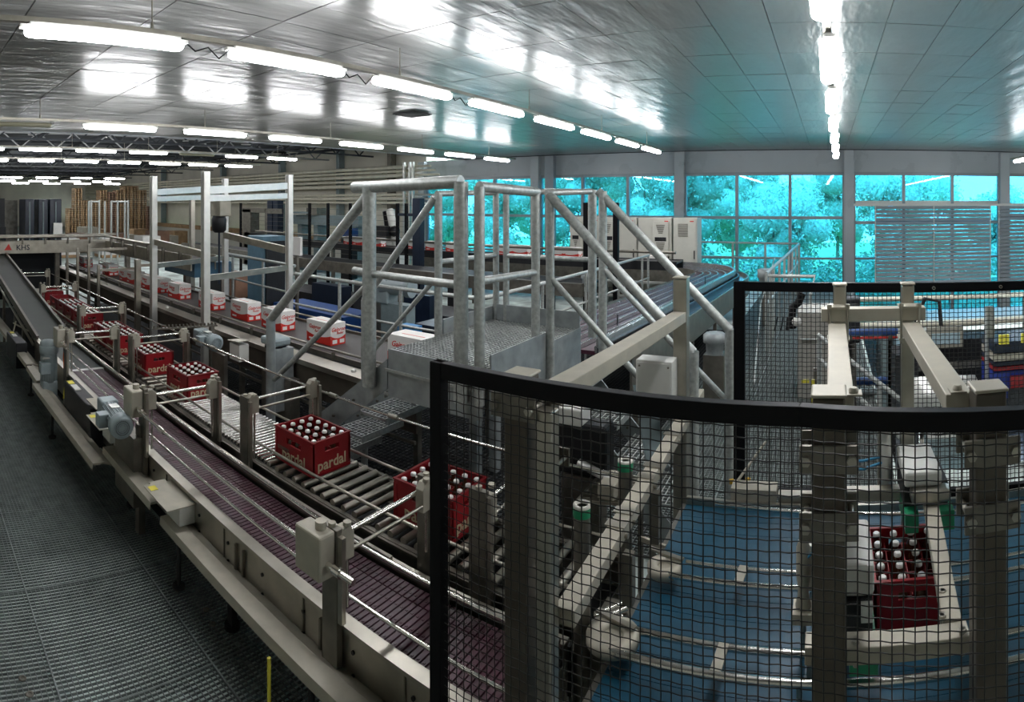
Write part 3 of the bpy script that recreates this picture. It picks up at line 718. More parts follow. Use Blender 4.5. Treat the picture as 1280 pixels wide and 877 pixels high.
# deck plate with raised pattern
MB().bb(DX0+.01, DX1-.01, DY0+.01, DY1-.01, zd-.03, zd-.004).build('deck', galv_p, gp)
dk = MB(); pitch = .028
for i in range(int((DX1-DX0)/pitch)): dk.bb(DX0+i*pitch+.006, DX0+i*pitch+.012, DY0+.01, DY1-.01, zd-.004, zd+.012)
for j in range(int((DY1-DY0)/.034)): dk.bb(DX0+.01, DX1-.01, DY0+j*.034+.01, DY0+j*.034+.016, zd-.004, zd+.010)
dk.build('deck_grating', galv, gp, kind='stuff')
MB().bb(DX0, DX1-.05, DY0-.012, DY0, zd-.30, zd+.015).build('fascia', galv_p, gp)
MB().bb(DX0-.02, DX1-.1, DY0-.03, DY0-.012, zd-.13, zd-.115).build('fascia_seam', galv, gp)
MB().bb(DX1, DX1+.012, DY0, DY1-.55, zd-.26, zd+.10).build('fascia', galv_p, gp)
MB().bb(DX1, DX1+.012, DY1-.50, DY1, zd-.26, zd+.02).build('fascia', galv_p, gp)
MB().bb(DX0, DX1, DY1, DY1+.012, zd-.26, zd+.14).build('toe_board', galv_p, gp)
MB().bb(DX0-.012, DX0, 3.5, DY1, zd-.26, zd+.12).build('toe_board', galv_p, gp)
def post(x, y, z0, z1, r, nm='post'): MB().tube((x, y, z0), (x, y, z1), r, 14).build(nm, galv, gp)
def rail(pts, r, nm='handrail'):
    MB().path(pts, r, 12).build(nm, galv, gp)
RT = .10
post(-2.83, 2.86, C-1.26, C+RT, .048); post(-2.06, 2.86, zd-.2, C+RT+.02, .044); post(-1.94, 2.88, zd-.2, C+RT-.01, .032)
post(-1.91, 3.52, zd-.25, C+.07, .030); post(-1.85, 3.62, zd-.5, C+.06, .030)
post(-2.70, 3.46, zd-.2, C+.06, .030); post(-2.66, 4.20, zd-.05, C+.08, .026); post(-2.56, 4.20, zd-.05, C+.08, .026)
post(-1.78, 4.20, zd-.05, C+.09, .034); post(-1.66, 4.12, zd-.3, C+.08, .032)
# support legs below the deck
for x, y in ((-2.46, 3.60), (-2.62, 4.12), (-1.96, 4.12), (-1.96, 3.62)):
    MB().bb(x-.035, x+.035, y-.035, y+.035, GF, zd-.03).build('leg', galv_p, gp)
rail([(-2.98, 2.86, C+.10), (-2.83, 2.86, C+RT), (-2.06, 2.86, C+RT+.02)], .040, 'top_rail')
rail([(-1.94, 2.88, C+RT-.01), (-1.91, 3.54, C+.065)], .032, 'top_rail')
rail([(-2.70, 3.44, C+.06), (-2.66, 4.20, C+.075)], .022, 'top_rail')
rail([(-2.57, 4.20, C+.08), (-1.95, 4.20, C+.08)], .024, 'top_rail')
rail([(-1.88, 3.62, C+.06), (-1.78, 4.20, C+.08)], .022, 'top_rail')
rail([(-2.05, 2.88, C+.075), (-2.6, 4.1, C+.075)], .012, 'top_rail') if False else None
rail([(-2.98, 2.86, C-.48), (-2.83, 2.86, C-.49), (-2.06, 2.86, C-.50)], .026, 'knee_rail')
rail([(-1.94, 2.88, C-.47), (-1.91, 3.52, C-.48)], .024, 'knee_rail')
rail([(-2.56, 4.20, C-.45), (-1.78, 4.20, C-.45)], .020, 'knee_rail')
rail([(-2.70, 3.46, C-.45), (-2.66, 4.20, C-.45)], .020, 'knee_rail')
# left stair handrails
rail([(-2.86, 2.86, C+.03), (-3.98, 2.86, C-.98)], .036, 'stair_rail')
MB().tube((-3.98, 2.86, C-.97), (-3.98, 2.86, GF), .040, 14).build('stair_post', galv_p, gp)
rail([(-2.86, 2.86, C-.58), (-3.93, 2.86, C-1.47)], .022, 'stair_rail')
rail([(-2.72, 3.44, C+.03), (-3.40, 3.38, C-.80)], .028, 'stair_rail')
post(-3.40, 3.38, GF, C-.80, .028, 'stair_post')
rail([(-2.72, 3.44, C-.58), (-3.38, 3.38, C-1.28)], .018, 'stair_rail')
# right stair handrails
rail([(-1.86, 3.62, C+.05), (-.84, 3.60, C-.95)], .034, 'stair_rail')
rail([(-1.70, 4.13, C+.08), (-.69, 4.10, C-.91)], .034, 'stair_rail')
rail([(-1.84, 3.62, C-.53), (-.86, 3.60, C-1.46)], .022, 'stair_rail')
rail([(-1.66, 4.12, C-.50), (-.70, 4.10, C-1.42)], .022, 'stair_rail')
post(-.84, 3.60, GF, C-.94, .036, 'stair_post'); post(-.69, 4.10, GF, C-.90, .036, 'stair_post')
def stringer(x0, z0, x1, z1, y, h, nm='stringer'):
    m_ = MB().prism([(x0, z0), (x1, z1), (x1, z1-h), (x0, z0-h)], y-.006, y+.006, 'y'); m_.build(nm, galv_p, gp)
    b = MB()
    for f in (.12, .35, .58, .82):
        x = x0+(x1-x0)*f; z = z0+(z1-z0)*f-h*.5; b.tube((x, y-.02, z), (x, y+.02, z), .010, 8)
    b.build('stringer_bolts', steel_d, gp, kind='stuff')
stringer(-2.70, C-1.06, -3.62, C-1.78, 2.905, .20); stringer(-2.70, C-1.06, -3.62, C-1.78, 3.37, .20)
stringer(-1.80, C-1.22, -.84, C-2.25, 3.66, .20); stringer(-1.80, C-1.22, -.84, C-2.25, 4.14, .20)
def tread(x, z, y0, y1, w=.24):
    m_ = MB()
    for i in range(8): m_.bb(x-w/2+i*w/7-.003, x-w/2+i*w/7+.003, y0, y1, z-.025, z)
    for j in range(int((y1-y0)/.04)+1): m_.bb(x-w/2, x+w/2, y0+j*.04-.003, y0+j*.04+.003, z-.02, z-.001)
    m_.bb(x-w/2-.005, x-w/2, y0, y1, z-.045, z+.003).bb(x+w/2, x+w/2+.005, y0, y1, z-.045, z+.003)
    m_.build('tread', galv, gp)
for k, x in enumerate((-2.62, -2.85, -3.08, -3.31, -3.54)): tread(x, C-1.29-.185*k, 2.915, 3.36)
for k, x in enumerate((-1.72, -1.50, -1.28, -1.06)): tread(x, C-1.24-.24*k, 3.67, 4.13)
gp.location = (-3.484, 3.77, C-1.30); gp.scale = (1.3, 1.3, 1.3)

# ------------------------------------------------------------------ WHITE BOX CONVEYOR (runs along X at Y 4.4 .. 5.9)
ZW = C-1.90
bc = thing('box_conveyor', 'wide conveyor carrying white and red cardboard boxes', 'conveyor', (-9, 5.3, 0))
XL, XR = -17.1, -3.75
MB().bb(XL, XR, 4.88, 5.86, ZW-.03, ZW-.004).build('belt', belt_b, bc)
MB().bb(XL, XR, 4.84, 4.87, ZW-.20, ZW+.01).bb(XL, XR, 5.87, 5.90, ZW-.20, ZW+.03).build('side_frame', steel_d, bc)
MB().tube((XL, 4.86, ZW+.06), (XR, 4.86, ZW+.06), .016, 8).tube((XL, 5.88, ZW+.10), (XR, 5.88, ZW+.10), .016, 8).build('guide_rail', steel, bc)
MB().bb(XL, XR, 4.44, 4.72, ZW-.035, ZW-.02).bb(XL, XR, 4.42, 4.45, ZW-.06, ZW-.0).build('flange', steel, bc)
MB().bb(XL, XR, 4.45, 4.47, ZW-.40, ZW-.05).build('skirt', steel_shade, bc)
MB().bb(XL, XR, 4.72, 4.84, ZW-.06, ZW-.05).build('chain_guard', dark, bc)
MB().bb(XL, XR, 4.42, 4.45, ZW-.50, ZW-.47).bb(XL, XR, 4.41, 4.44, ZW-.30, ZW-.28).build('lower_rail', steel_d, bc)
for x in [XL+.5+1.6*i for i in range(9)]:
    MB().bb(x-.03, x+.03, 4.50, 4.56, 0, ZW-.05).build('leg', steel_d, bc); MB().bb(x-.03, x+.03, 5.80, 5.86, 0, ZW-.05).build('leg', steel_d, bc)
    MB().lathe((x+.6, 4.60, ZW-.02), [(.03, 0), (.03, .02), (.01, .03)], 10).build('button_head', alu, bc)
for x in [XL+.9*i for i in range(15)]: MB().bb(x-.01, x+.01, 4.80, 4.85, ZW-.15, ZW+.05).build('rail_bracket', steel_d, bc)
# white boxes
def box_meshes():
    L, W, H = .50, .26, .29
    b = MB().bb(-L/2, L/2, -W/2, W/2, .085, H).mesh('carton', white)
    lo = MB().bb(-L/2, L/2, -W/2, W/2, 0, .085).mesh('red_band', red_l)
    sw = MB()     # curved swoosh above the band, on each side
    def curve(n=12): return [(i/n, .045*(1-4*(i/n-.42)**2) if i/n < .9 else .02) for i in range(n+1)]
    for s in (-1, 1):
        for i in range(12):
            u0, u1 = i/12, (i+1)/12
            h0, h1 = .087+.04*(2*u0-1)**2, .087+.04*(2*u1-1)**2
            x0_, x1_ = -L/2+L*u0, -L/2+L*u1; y = s*(W/2+.0015)
            sw.add([(x0_, y, .085), (x1_, y, .085), (x1_, y, h1), (x0_, y, h0)], [(0, 1, 2, 3)])
            y0_, y1_ = -W/2+W*u0, -W/2+W*u1; x = s*(L/2+.0015)
            sw.add([(x, y0_, .085), (x, y1_, .085), (x, y1_, h1), (x, y0_, h0)], [(0, 1, 2, 3)])
    swm = sw.mesh('swoosh', red_l)
    st = MB().bb(-L/2+.10, L/2-.12, -.04, -.025, H, H+.0015).mesh('top_print', mat('pale_red_print', (.75, .25, .2), .6))
    lb = MB().bb(L/2, L/2+.002, -.10, -.02, .02, .07).mesh('bar_label', white); lb2 = MB().bb(L/2, L/2+.002, .03, .11, .02, .07).mesh('bar_label', white); lb3 = MB().bb(-.2, -.08, -W/2-.002, -W/2, .03, .055).mesh('bar_label', white)
    return b, lo, swm, st, lb, lb2, lb3
BXM = box_meshes()
T1 = text_mesh('Gaipron', .075, .001, red_l, .3); T2 = text_mesh('Rader', .05, .001, red_l, .3)
def carton(X, Y, z, label, rot=0, small=False, grp='white and red boxes on the conveyors', s=1.):
    t = thing('cardboard_box', label, 'box', (X, Y, z), grp); t.rotation_euler = (0, 0, rot); t.scale = (s, s, s)
    def put(n, me, l=(0,0,0), r=(0,0,0)):
        o = bpy.data.objects.new(n, me); COL.objects.link(o); o.parent = t; o.location = l; o.rotation_euler = r
    for n, me in zip(('carton', 'red_band', 'swoosh', 'top_print', 'bar_label', 'bar_label', 'bar_label'), BXM): put(n, me)
    if not small:
        for (l, r) in (((-.08, -.132, .205), (radians(90), 0, 0)), ((.252, .0, .205), (radians(90), 0, radians(90)))):
            put('lettering', T1, l, r)
            l2 = (l[0]+(.06 if r[2] == 0 else 0), l[1]+(.03 if r[2] else 0), l[2]-.05); put('lettering', T2, l2, r)
    return t
BX = [(384, 413, 'large white and red box right of the thick sloping handrail'), (329, 349, 'white and red box behind the grey handrail post'), (289, 309, 'white and red box right of the tall aluminium post'),
      (248, 266, 'white and red box crossed by the tall aluminium post'), (210, 224, 'white and red box between the two aluminium portals'), (187, 200, 'white and red box left of the first aluminium portal'),
      (177, 188, 'second box of the touching pair left of the portals'), (158, 168, 'front one of the two boxes beside the thin post'), (150, 158, 'rear one of the two boxes beside the thin post'), (126, 138, 'white and red box under the bent arm far along the conveyor'), (97, 107, 'farthest white and red box below the bridge conveyor')]
for a, b, l in BX:
    x = (XA(a, 5.13)+XA(b, 5.13))/2; carton(x, 5.26, ZW, l)
carton(XA(512, 5.1), 5.22, ZW, 'white box half hidden behind the platform deck on the left', small=False, s=1.22)
carton(-4.9, 5.62, ZW, 'flat white box flap behind the large box') if False else None
t = thing('blue_bin', 'small blue plastic bin behind the large white box', 'bin', (-5.75, 6.5, ZW-.1))
MB().bb(-5.75, -5.45, 6.4, 6.6, ZW-.02, ZW+.10).build('bin_body', mat('light_blue_plastic', (.03, .22, .5), .4), t); MB().bb(-5.7, -5.5, 6.42, 6.58, -.02, ZW-.02).build('stand', steel_d, t)
# drive unit beside conveyor
t = thing('drive_unit', 'grey upright drive unit with rounded cap behind the stair post', 'motor', (-5.80, 4.24, C-1.9))
MB().lathe((-5.80, 4.24, C-2.12), [(.12, 0), (.12, .34), (.135, .35), (.135, .37)], 16).build('motor_body', dark, t)
MB().box((-5.80, 4.24, C-1.69), (.30, .26, .10)).build('cap', motor, t, bevel=.03); MB().bb(-5.72, -5.62, 4.1, 4.38, C-2.5, C-1.76).build('bracket', galv_p, t)
MB().bb(-6.1, -5.5, 4.24, 4.38, C-2.6, C-2.12).build('gearbox', steel_d, t)
# posts with bent arms along the conveyor
for i, (u, v0, v1, arm) in enumerate(((172, 324, 396, 220), (123, 331, 386, 163), (111, 306, 385, 142), (97, 310, 372, 0), (84, 314, 372, 0))):
    p = PY(u, v0, 4.32); l = ['stout steel post with a level arm left of the tall portal post', 'thin steel post with a level arm in front of the distant boxes', 'tall thin steel post with a bent arm below the bridge end', 'thin leaning steel post below the bridge conveyor', 'farthest thin steel post below the bridge conveyor'][i]
    t = thing('guard_post', l, 'post', (p.x, 4.32, 0)); w_ = .05 if i == 0 else .03
    MB().bb(p.x-w_, p.x+w_, 4.32-w_, 4.32+w_, .0, p.z).build('upright', steel, t)
    if arm:
        q = PY(arm, 252+(v0-252)*1.0, 4.9); MB().bar((p.x, 4.32, p.z-.12), (p.x+.10, 5.25, p.z-.10), .05, .05).build('arm', steel, t)
# aluminium portals
def portal(X0_, X1_, label):
    t = thing('aluminium_portal', label, 'frame', ((X0_+X1_)/2, 5.2, 0), 'aluminium portals over the box conveyor')
    for X, Y, w_ in ((X0_, 4.34, .11), (X1_, 6.1, .10)):
        MB().bb(X-w_/2, X+w_/2, Y-w_/2, Y+w_/2, .0, C+.46).build('upright', alu, t, bevel=.006)
        g = MB().bb(X-.004, X+.004, Y-w_/2-.003, Y-w_/2, .1, C+.44); g.build('profile_groove', steel_d, t)
    MB().bar((X0_, 4.40, C+.17), (X1_, 6.05, C+.27), .06, .11).build('cross_beam', alu, t)
    MB().bar((X0_, 4.40, C+.05), (X1_, 6.05, C+.10), .05, .09).build('cross_beam', alu, t)
    MB().bar((X0_, 4.4, C-1.15), (X1_, 6.05, C-1.12), .05, .09).build('lower_beam', steel, t)
    return t
portal(-7.72, -7.95, 'right aluminium portal frame over the box conveyor')
portal(-9.62, -10.05, 'left aluminium portal frame with motor over the box conveyor')
tag(MB().bar((-9.56, 4.36, C-.72), (-7.79, 4.36, C-.80), .07, .10).build('link_beam', steel), 'level beam joining the near posts of both aluminium portals', 'beam')
tag(MB().bar((-10.0, 6.05, C-.66), (-8.0, 6.05, C-.82), .07, .12).build('link_beam', steel), 'level beam joining the far posts of both aluminium portals', 'beam')
tag(MB().bar((-9.55, 4.42, C+.02), (-9.9, 6.0, C+.04), .09, .09).build('link_beam', alu), 'upper beam at the back of the left aluminium portal', 'beam') if False else None
t = thing('lift_motor', 'black and beige lift motor hanging on the left aluminium portal', 'motor', (-9.7, 5.9, C-.1))
MB().bb(-9.99, -9.62, 5.72, 5.98, C-.28, C+.02).build('gear_housing', steel_w, t, bevel=.02); MB().lathe((-9.85, 5.84, C-.60), [(.09, 0), (.14, .05), (.15, .25), (.12, .33)], 14).build('motor_body', dark, t)
MB().bb(-10.2, -9.99, 5.74, 5.92, C-.24, C+.0).build('brake', dark, t); MB().tube((-9.85, 5.84, C-1.6), (-9.85, 5.84, C-.6), .02, 8).build('cable', navy, t)
p = PY(240, 242, 5.1); t = thing('guide_column', 'slim grey column between the two portal posts', 'post', (p.x, 5.1+1.2, 0))
xx = XA(240, 6.3); MB().bb(xx-.05, xx+.05, 6.25, 6.35, 0, C+.12).build('upright', steel, t)
xx = XA(148, 6.3)
# bridge conveyor with KHS face
br_ = thing('bridge_conveyor', 'overhead steel bridge conveyor with a small printed logo', 'conveyor', (-15.3, 4, C-1.1))
MB().bb(-15.20, -15.17, -2.9, 5.40, C-1.36, C-1.06).build('side_plate', steel, br_)
MB().bb(-15.75, -15.72, -2.9, 5.95, C-1.36, C-1.06).build('side_plate', steel, br_)
MB().bb(-15.72, -15.20, -2.9, 5.9, C-1.18, C-1.15).build('belt', belt_b, br_)
for y, x in ((-15.14, 0),):
    MB().tube((-15.12, -2.9, C-.93), (-15.12, 5.4, C-.93), .03, 8).build('guide_rail', steel, br_)
MB().tube((-15.8, -2.9, C-.93), (-15.8, 5.95, C-.93), .03, 8).build('guide_rail', steel, br_)
for y in [-2.5+.62*i for i in range(13)]: MB().bb(-15.16, -15.10, y-.02, y+.02, C-1.12, C-.95).build('bracket', steel_d, br_)
MB().bb(-15.2, -10.2, 5.40, 5.43, C-1.36, C-1.06).build('side_plate', steel, br_)
MB().bb(-15.75, -10.2, 5.95, 5.98, C-1.36, C-1.06).build('side_plate', steel, br_)
MB().bb(-15.72, -10.2, 5.43, 5.95, C-1.18, C-1.15).build('belt', belt_b, br_)
MB().tube((-15.1, 5.36, C-.93), (-10.2, 5.36, C-.97), .03, 8).build('guide_rail', steel, br_)
for x in [-14.6+.8*i for i in range(6)]: MB().bb(x-.03, x+.03, 5.34, 5.40, C-1.3, C-.93).build('bracket', steel_d, br_)
MB().bb(-11.6, -10.22, 5.5, 6.35, C-1.5, C-1.22).build('end_box', mat('blue_grey_sheet', (.05, .13, .2), .35, .1), br_)
lg = text_mesh('KHS', .20, .002, navy)
share('lettering', lg, (-15.165, 3.10, C-1.21), br_, (radians(90), 0, radians(90)))
MB().prism([(2.60, C-1.27), (2.80, C-1.27), (2.72, C-1.10)], -15.165, -15.16, 'x').build('logo_mark', red_l, br_)
for x, y in ((-15.45, 1.2), (-15.45, 4.1), (-15.3, 6.1), (-13.4, 6.1), (-11.7, 6.1)): MB().bb(x-.06, x+.06, y-.06, y+.06, 0, C-1.36).build('leg', steel_d, br_)
dkw = MB().bb(-16.8, -16.0, 2.9, 4.3, 0, C-1.4); tag(dkw.build('machine_cabinet', conc_dark), 'dark machine block below the bridge conveyor', 'machine')
# galvanised railing behind the box conveyor
rl = thing('guard_railing', 'grey tube railing behind the box conveyor turning along the purple lanes', 'railing', (-4.2, 6.3, 0))
zr = C-1.25
MB().path([(-8.2, 6.3, zr), (-4.35, 6.3, zr), (-4.2, 6.4, zr), (-4.18, 9, zr), (-4.12, 13.1, zr)], .030, 8).build('top_rail', galv, rl)
MB().path([(-8.2, 6.3, zr-.52), (-4.2, 6.3, zr-.52), (-4.12, 13.1, zr-.52)], .020, 8).build('knee_rail', galv, rl)
for x, y in [(-8.2, 6.3), (-6.9, 6.3), (-5.6, 6.3), (-4.3, 6.3), (-4.17, 7.9), (-4.15, 9.5), (-4.13, 11.1), (-4.12, 12.6), (-4.12, 13.05)]: MB().tube((x, y, 0), (x, y, zr), .026, 8).build('post', galv, rl)
r2 = thing('guard_railing', 'short grey railing beside the right aluminium portal', 'railing', (-9.4, 6.5, 0))
MB().path([(-10.6, 6.5, C-1.1), (-8.3, 6.5, C-1.15)], .03, 8).build('top_rail', galv, r2); MB().path([(-10.6, 6.5, C-1.6), (-8.3, 6.5, C-1.65)], .02, 8).build('knee_rail', galv, r2)
for x in (-10.6, -10.4, -9.3, -8.4): MB().tube((x, 6.5, 0), (x, 6.5, C-1.12), .028, 8).build('post', galv, r2)

# ------------------------------------------------------------------ MULTI LANE CONVEYOR towards the windows
ml = thing('lane_conveyor', 'long multi lane conveyor running toward the windows and curving left', 'conveyor', (-3, 10, 0))
def lane_x(f, Y):      # f 0 left edge .. 1 right edge
    l = -3.92+.095*(Y-9.0); r = -2.28+.05*(Y-9.0); return l+(r-l)*f
def strip(f0, f1, z0, z1, m, nm, curve=True, ya=6.9, yb=14.6):
    pts0, pts1 = [], []
    for k in range(9):
        Y = ya+(yb-ya)*k/8; pts0.append((lane_x(f0, Y), Y)); pts1.append((lane_x(f1, Y), Y))
    if curve:
        cx, cy = lane_x(0, yb)-.9, yb
        for k in range(1, 10):
            a = radians(10*k); r0, r1 = lane_x(f0, yb)-cx, lane_x(f1, yb)-cx
            pts0.append((cx+r0*cos(a), cy+r0*sin(a))); pts1.append((cx+r1*cos(a), cy+r1*sin(a)))
        pts0.append((-13, pts0[-1][1])); pts1.append((-13, pts1[-1][1]))
    m_ = MB(); n = len(pts0); vs = []
    for (a, b) in zip(pts0, pts1): vs += [(a[0], a[1], z0), (b[0], b[1], z0), (b[0], b[1], z1), (a[0], a[1], z1)]
    fs = []
    for k in range(n-1):
        o = 4*k
        for q in range(4): fs.append((o+q, o+(q+1)%4, o+4+(q+1)%4, o+4+q))
    fs += [(0, 1, 2, 3), (4*n-4, 4*n-3, 4*n-2, 4*n-1)]
    m_.add(vs, fs); m_.build(nm, m, ml)
ZL = C-1.90
for k in range(5): strip(.03+k*.14, .15+k*.14, ZL-.05, ZL, purple_l, 'chain_lane')
for k in range(6): strip(.005+k*.14, .025+k*.14, ZL-.02, ZL+.06, lane_st, 'lane_rail')
strip(.72, .76, ZL+.04, ZL+.16, lane_st, 'guide_rail'); strip(.78, .98, ZL-.14, ZL-.10, lane_st, 'chute'); strip(.80, .83, ZL-.1, ZL+.02, navy, 'hose_duct')
strip(.98, 1.0, ZL-.45, ZL+.0, steel, 'side_plate'); strip(0, .004, ZL-.3, ZL+.1, steel_d, 'side_plate')
for Y in (7.2, 8.4, 9.8, 11.4, 13.2):
    for f in (.0, .96): x = lane_x(f, Y); MB().bb(x-.03, x+.03, Y-.03, Y+.03, 0, ZL-.1).build('leg', steel_d, ml)
    x = lane_x(.5, Y); MB().tube((x, Y, ZL), (x, Y, ZL+.18), .012, 6).build('pin', dark, ml)
for k, (x, y) in enumerate(((-4.9, 16.35), (-9.2, 16.35))):
    carton(x, y, ZL, ['white and red box at the curve before the grey cabinets', 'white and red box on the far lane before the cabinets'][k], rot=radians(2), s=1.15, small=True)
t = thing('drive_unit', 'grey upright motor beside the lane conveyor near the dark frame post', 'motor', (-1.55, 8.3, 0))
MB().lathe((-1.60, 8.2, .74), [(.12, 0), (.13, .15), (.165, .17), (.165, .27), (.13, .30)], 16).build('motor_body', galv_p, t); MB().bb(-1.75, -1.45, 8.1, 8.4, 0, .74).build('stand', steel_d, t)
t = thing('drive_unit', 'small grey motor at the far curve of the lane conveyor', 'motor', (-1.3, 14.6, 0))
MB().lathe((-1.45, 13.6, C-2.0), [(.15, 0), (.15, .22), (.19, .24), (.19, .42), (.15, .44)], 16).build('motor_body', galv_p, t); MB().bb(-1.52, -1.38, 13.55, 13.65, 0, C-2.0).build('stand', steel_d, t)
p = PY(618, 300, 9.9)
t = thing('drive_unit', 'small grey upright motor left of the lane conveyor', 'motor', (-5.3, 9.9, 0))
MB().lathe((XA(616+120, 11.5), 11.5, C-1.9), [(.14, 0), (.14, .25), (.17, .27), (.17, .38), (.13, .4)], 16).build('motor_body', galv_p, t); x = XA(736, 11.5); MB().bb(x-.05, x+.05, 11.45, 11.55, 0, C-1.9).build('stand', steel_d, t)
# railing before the window
r3 = thing('window_railing', 'grey railing in front of the window right of the cabinets', 'railing', (-2, 19.6, 0))
MB().path([(-5.2, 19.6, C-1.36), (-.97, 19.6, C-1.40)], .035, 8).build('top_rail', galv, r3); MB().path([(-5.2, 19.6, C-1.85), (-.97, 19.6, C-1.88)], .025, 8).build('knee_rail', galv, r3)
for x in (-5.2, -3.2, -2.1, -.97): MB().tube((x, 19.6, 0), (x, 19.6, C-1.38), .04, 8).build('post', galv, r3)
r4 = thing('walkway_railing', 'grey railing with many upright posts running along the grating walkway', 'railing', (-1.05, 15, 0))
MB().path([(-.97, 19.4, C-1.40), (-1.20, 11.4, C-1.40)], .035, 8).build('top_rail', galv, r4); MB().path([(-.97, 19.4, C-2.0), (-1.20, 11.4, C-2.0)], .025, 8).build('knee_rail', galv, r4)
for k in range(8): y = 11.4+k*1.14; x = -1.20+.23*(y-11.4)/8; MB().tube((x, y, 0), (x, y, C-1.40), .03, 8).build('post', galv, r4)
r5 = thing('walkway_railing', 'short cross railing closing the walkway in front of the long railing', 'railing', (-.7, 11.3, 0))
MB().path([(-1.14, 11.2, C-1.42), (-.25, 11.2, C-1.42), (-.33, 11.0, C-1.75)], .035, 8).build('top_rail', galv, r5); MB().tube((-.33, 11.0, 0), (-.33, 11.0, C-1.72), .03, 8).tube((-1.1, 11.2, 0), (-1.1, 11.2, C-1.42), .03, 8).build('posts', galv, r5)
MB().path([(-1.05, 8.3, .3), (-1.32, 11.5, .9), (-1.32, 14.5, 1.5)], .012, 6).build('stay_rod', galv, r5)
# cabinets
def cabinet(u0, u1, Y, ztop, label, acs=(), grille=False, dy=0.):
    x0, x1 = XA(u0, Y)+.01, XA(u1, Y)-.01
    t = thing('electrical_cabinet', label, 'cabinet', ((x0+x1)/2, Y+.3, 0), 'light grey electrical cabinets')
    MB().bb(x0, x1, Y, Y+.6, .25, ztop).build('cabinet_body', cab_m, t, bevel=.01); MB().bb(x0, x1, Y+.02, Y+.58, 0, .25).build('plinth', steel_d, t)
    MB().bb(x0+.03, x1-.03, Y-.025, Y, .30, ztop-.04).build('door', cab_m, t, bevel=.006)
    MB().bb(x1-.10, x1-.07, Y-.045, Y-.025, 1.2, 1.45).build('handle', dark, t)
    MB().bb(x1-.22, x1-.10, Y-.028, Y-.025, ztop-.12, ztop-.09).build('badge', red_l, t)
    for (ux0, ux1) in acs:
        a0, a1 = XA(ux0, Y), XA(ux1, Y)
        MB().bb(a0, a1, Y-.16, Y-.025, ztop-1.15, ztop-.12).build('cooling_unit', cab_m, t, bevel=.01)
        for zz in (ztop-.35, ztop-.88):
            g = MB()
            for k in range(7): g.bb(a0+.10+.012*k, a1-.10-.012*k, Y-.168, Y-.16, zz-.13+.035*k if False else zz+.12-.04*k, zz+.14-.04*k)
            g.build('louvre', steel_d, t)
        MB().bb(a0+.06, a1-.06, Y-.165, Y-.16, ztop-.70, ztop-.58).build('display', dark, t)
    if grille:
        g = MB(); a0, a1 = XA(848, Y), XA(860, Y)
        for k in range(9): g.bb(a0, a1, Y-.035, Y-.025, ztop-.20-.045*k, ztop-.18-.045*k)
        g.build('grille', steel_d, t)
for a in ((712, 751, 'light cabinet leftmost behind the black uprights', ((716, 728),)), (752, 796, 'light cabinet with cooling unit behind the platform post', ((753, 770),)),
          (797, 840, 'light cabinet with a cooling unit in full view', ((818, 837),)), (841, 872, 'rightmost light cabinet with a small square grille', ())):
    cabinet(a[0], a[1], 17.0, C-.48, a[2], a[3], grille=a[0] == 841)
# ------------------------------------------------------------------ PIPES on the north wall
zs = [1.66, 1.46, 1.26, 1.02, .78, .34, .16, -.05]
ends = [-17.9, -17.5, -17.9, -17.4, -17.9, -17.9, -17.9, -17.9]
PLB = ['topmost', 'second', 'third', 'fourth', 'fifth', 'sixth', 'seventh', 'lowest']
for i, z in enumerate(zs):
    t = thing('wall_pipe', f'long cream pipe on the left wall, {PLB[i]} of eight', 'pipe', (-40, 21.0, C+z), 'long pipes along the left wall')
    MB().tube((-66, 21.05, C+z), (-18.0, 21.05, C+z), .065 if i % 2 else .095, 10).build('pipe_run', pipe_m, t)
    MB().path([(-18.0, 21.05, C+z), (-17.7, 21.05, C+z), (-17.3+.1*(i % 3), 20.9, C+z-.02), (-16.6+.25*(i % 3), 20.7, C+z-.04)], .055, 10).build('pipe_bend', alu if i > 4 else pipe_m, t)
    for x in [-20-6*k for k in range(7)]: MB().bb(x-.03, x+.03, 21.1, 22.0, C+z-.09, C+z-.06).build('bracket', steel_d, t)
t = thing('pipe_rack', 'upright pipe rack of pale steel at the near end of the wall pipes', 'rack', (-18.2, 20.8, 0))
for x in (-18.3, -17.95, -17.75): MB().bb(x-.05, x+.05, 20.78, 20.88, 0, C+1.85).build('upright', alu, t)
for z in zs[:6]: MB().bb(-18.4, -17.3, 20.9, 20.96, C+z-.12, C+z-.08).build('cross_arm', alu, t)
for i, x in enumerate((-19.9, -23.7, -29, -36, -46)):
    t = thing('wall_column', f'dark steel column on the left wall, {ordn[i] if i else "nearest the pipe rack"}', 'column', (x, 21.7, 0), 'dark columns along the left wall'); MB().bb(x-.12, x+.12, 21.5, 21.9, 0, ZH+.2).build('column_shaft', grey_blue if i else steel_d, t)
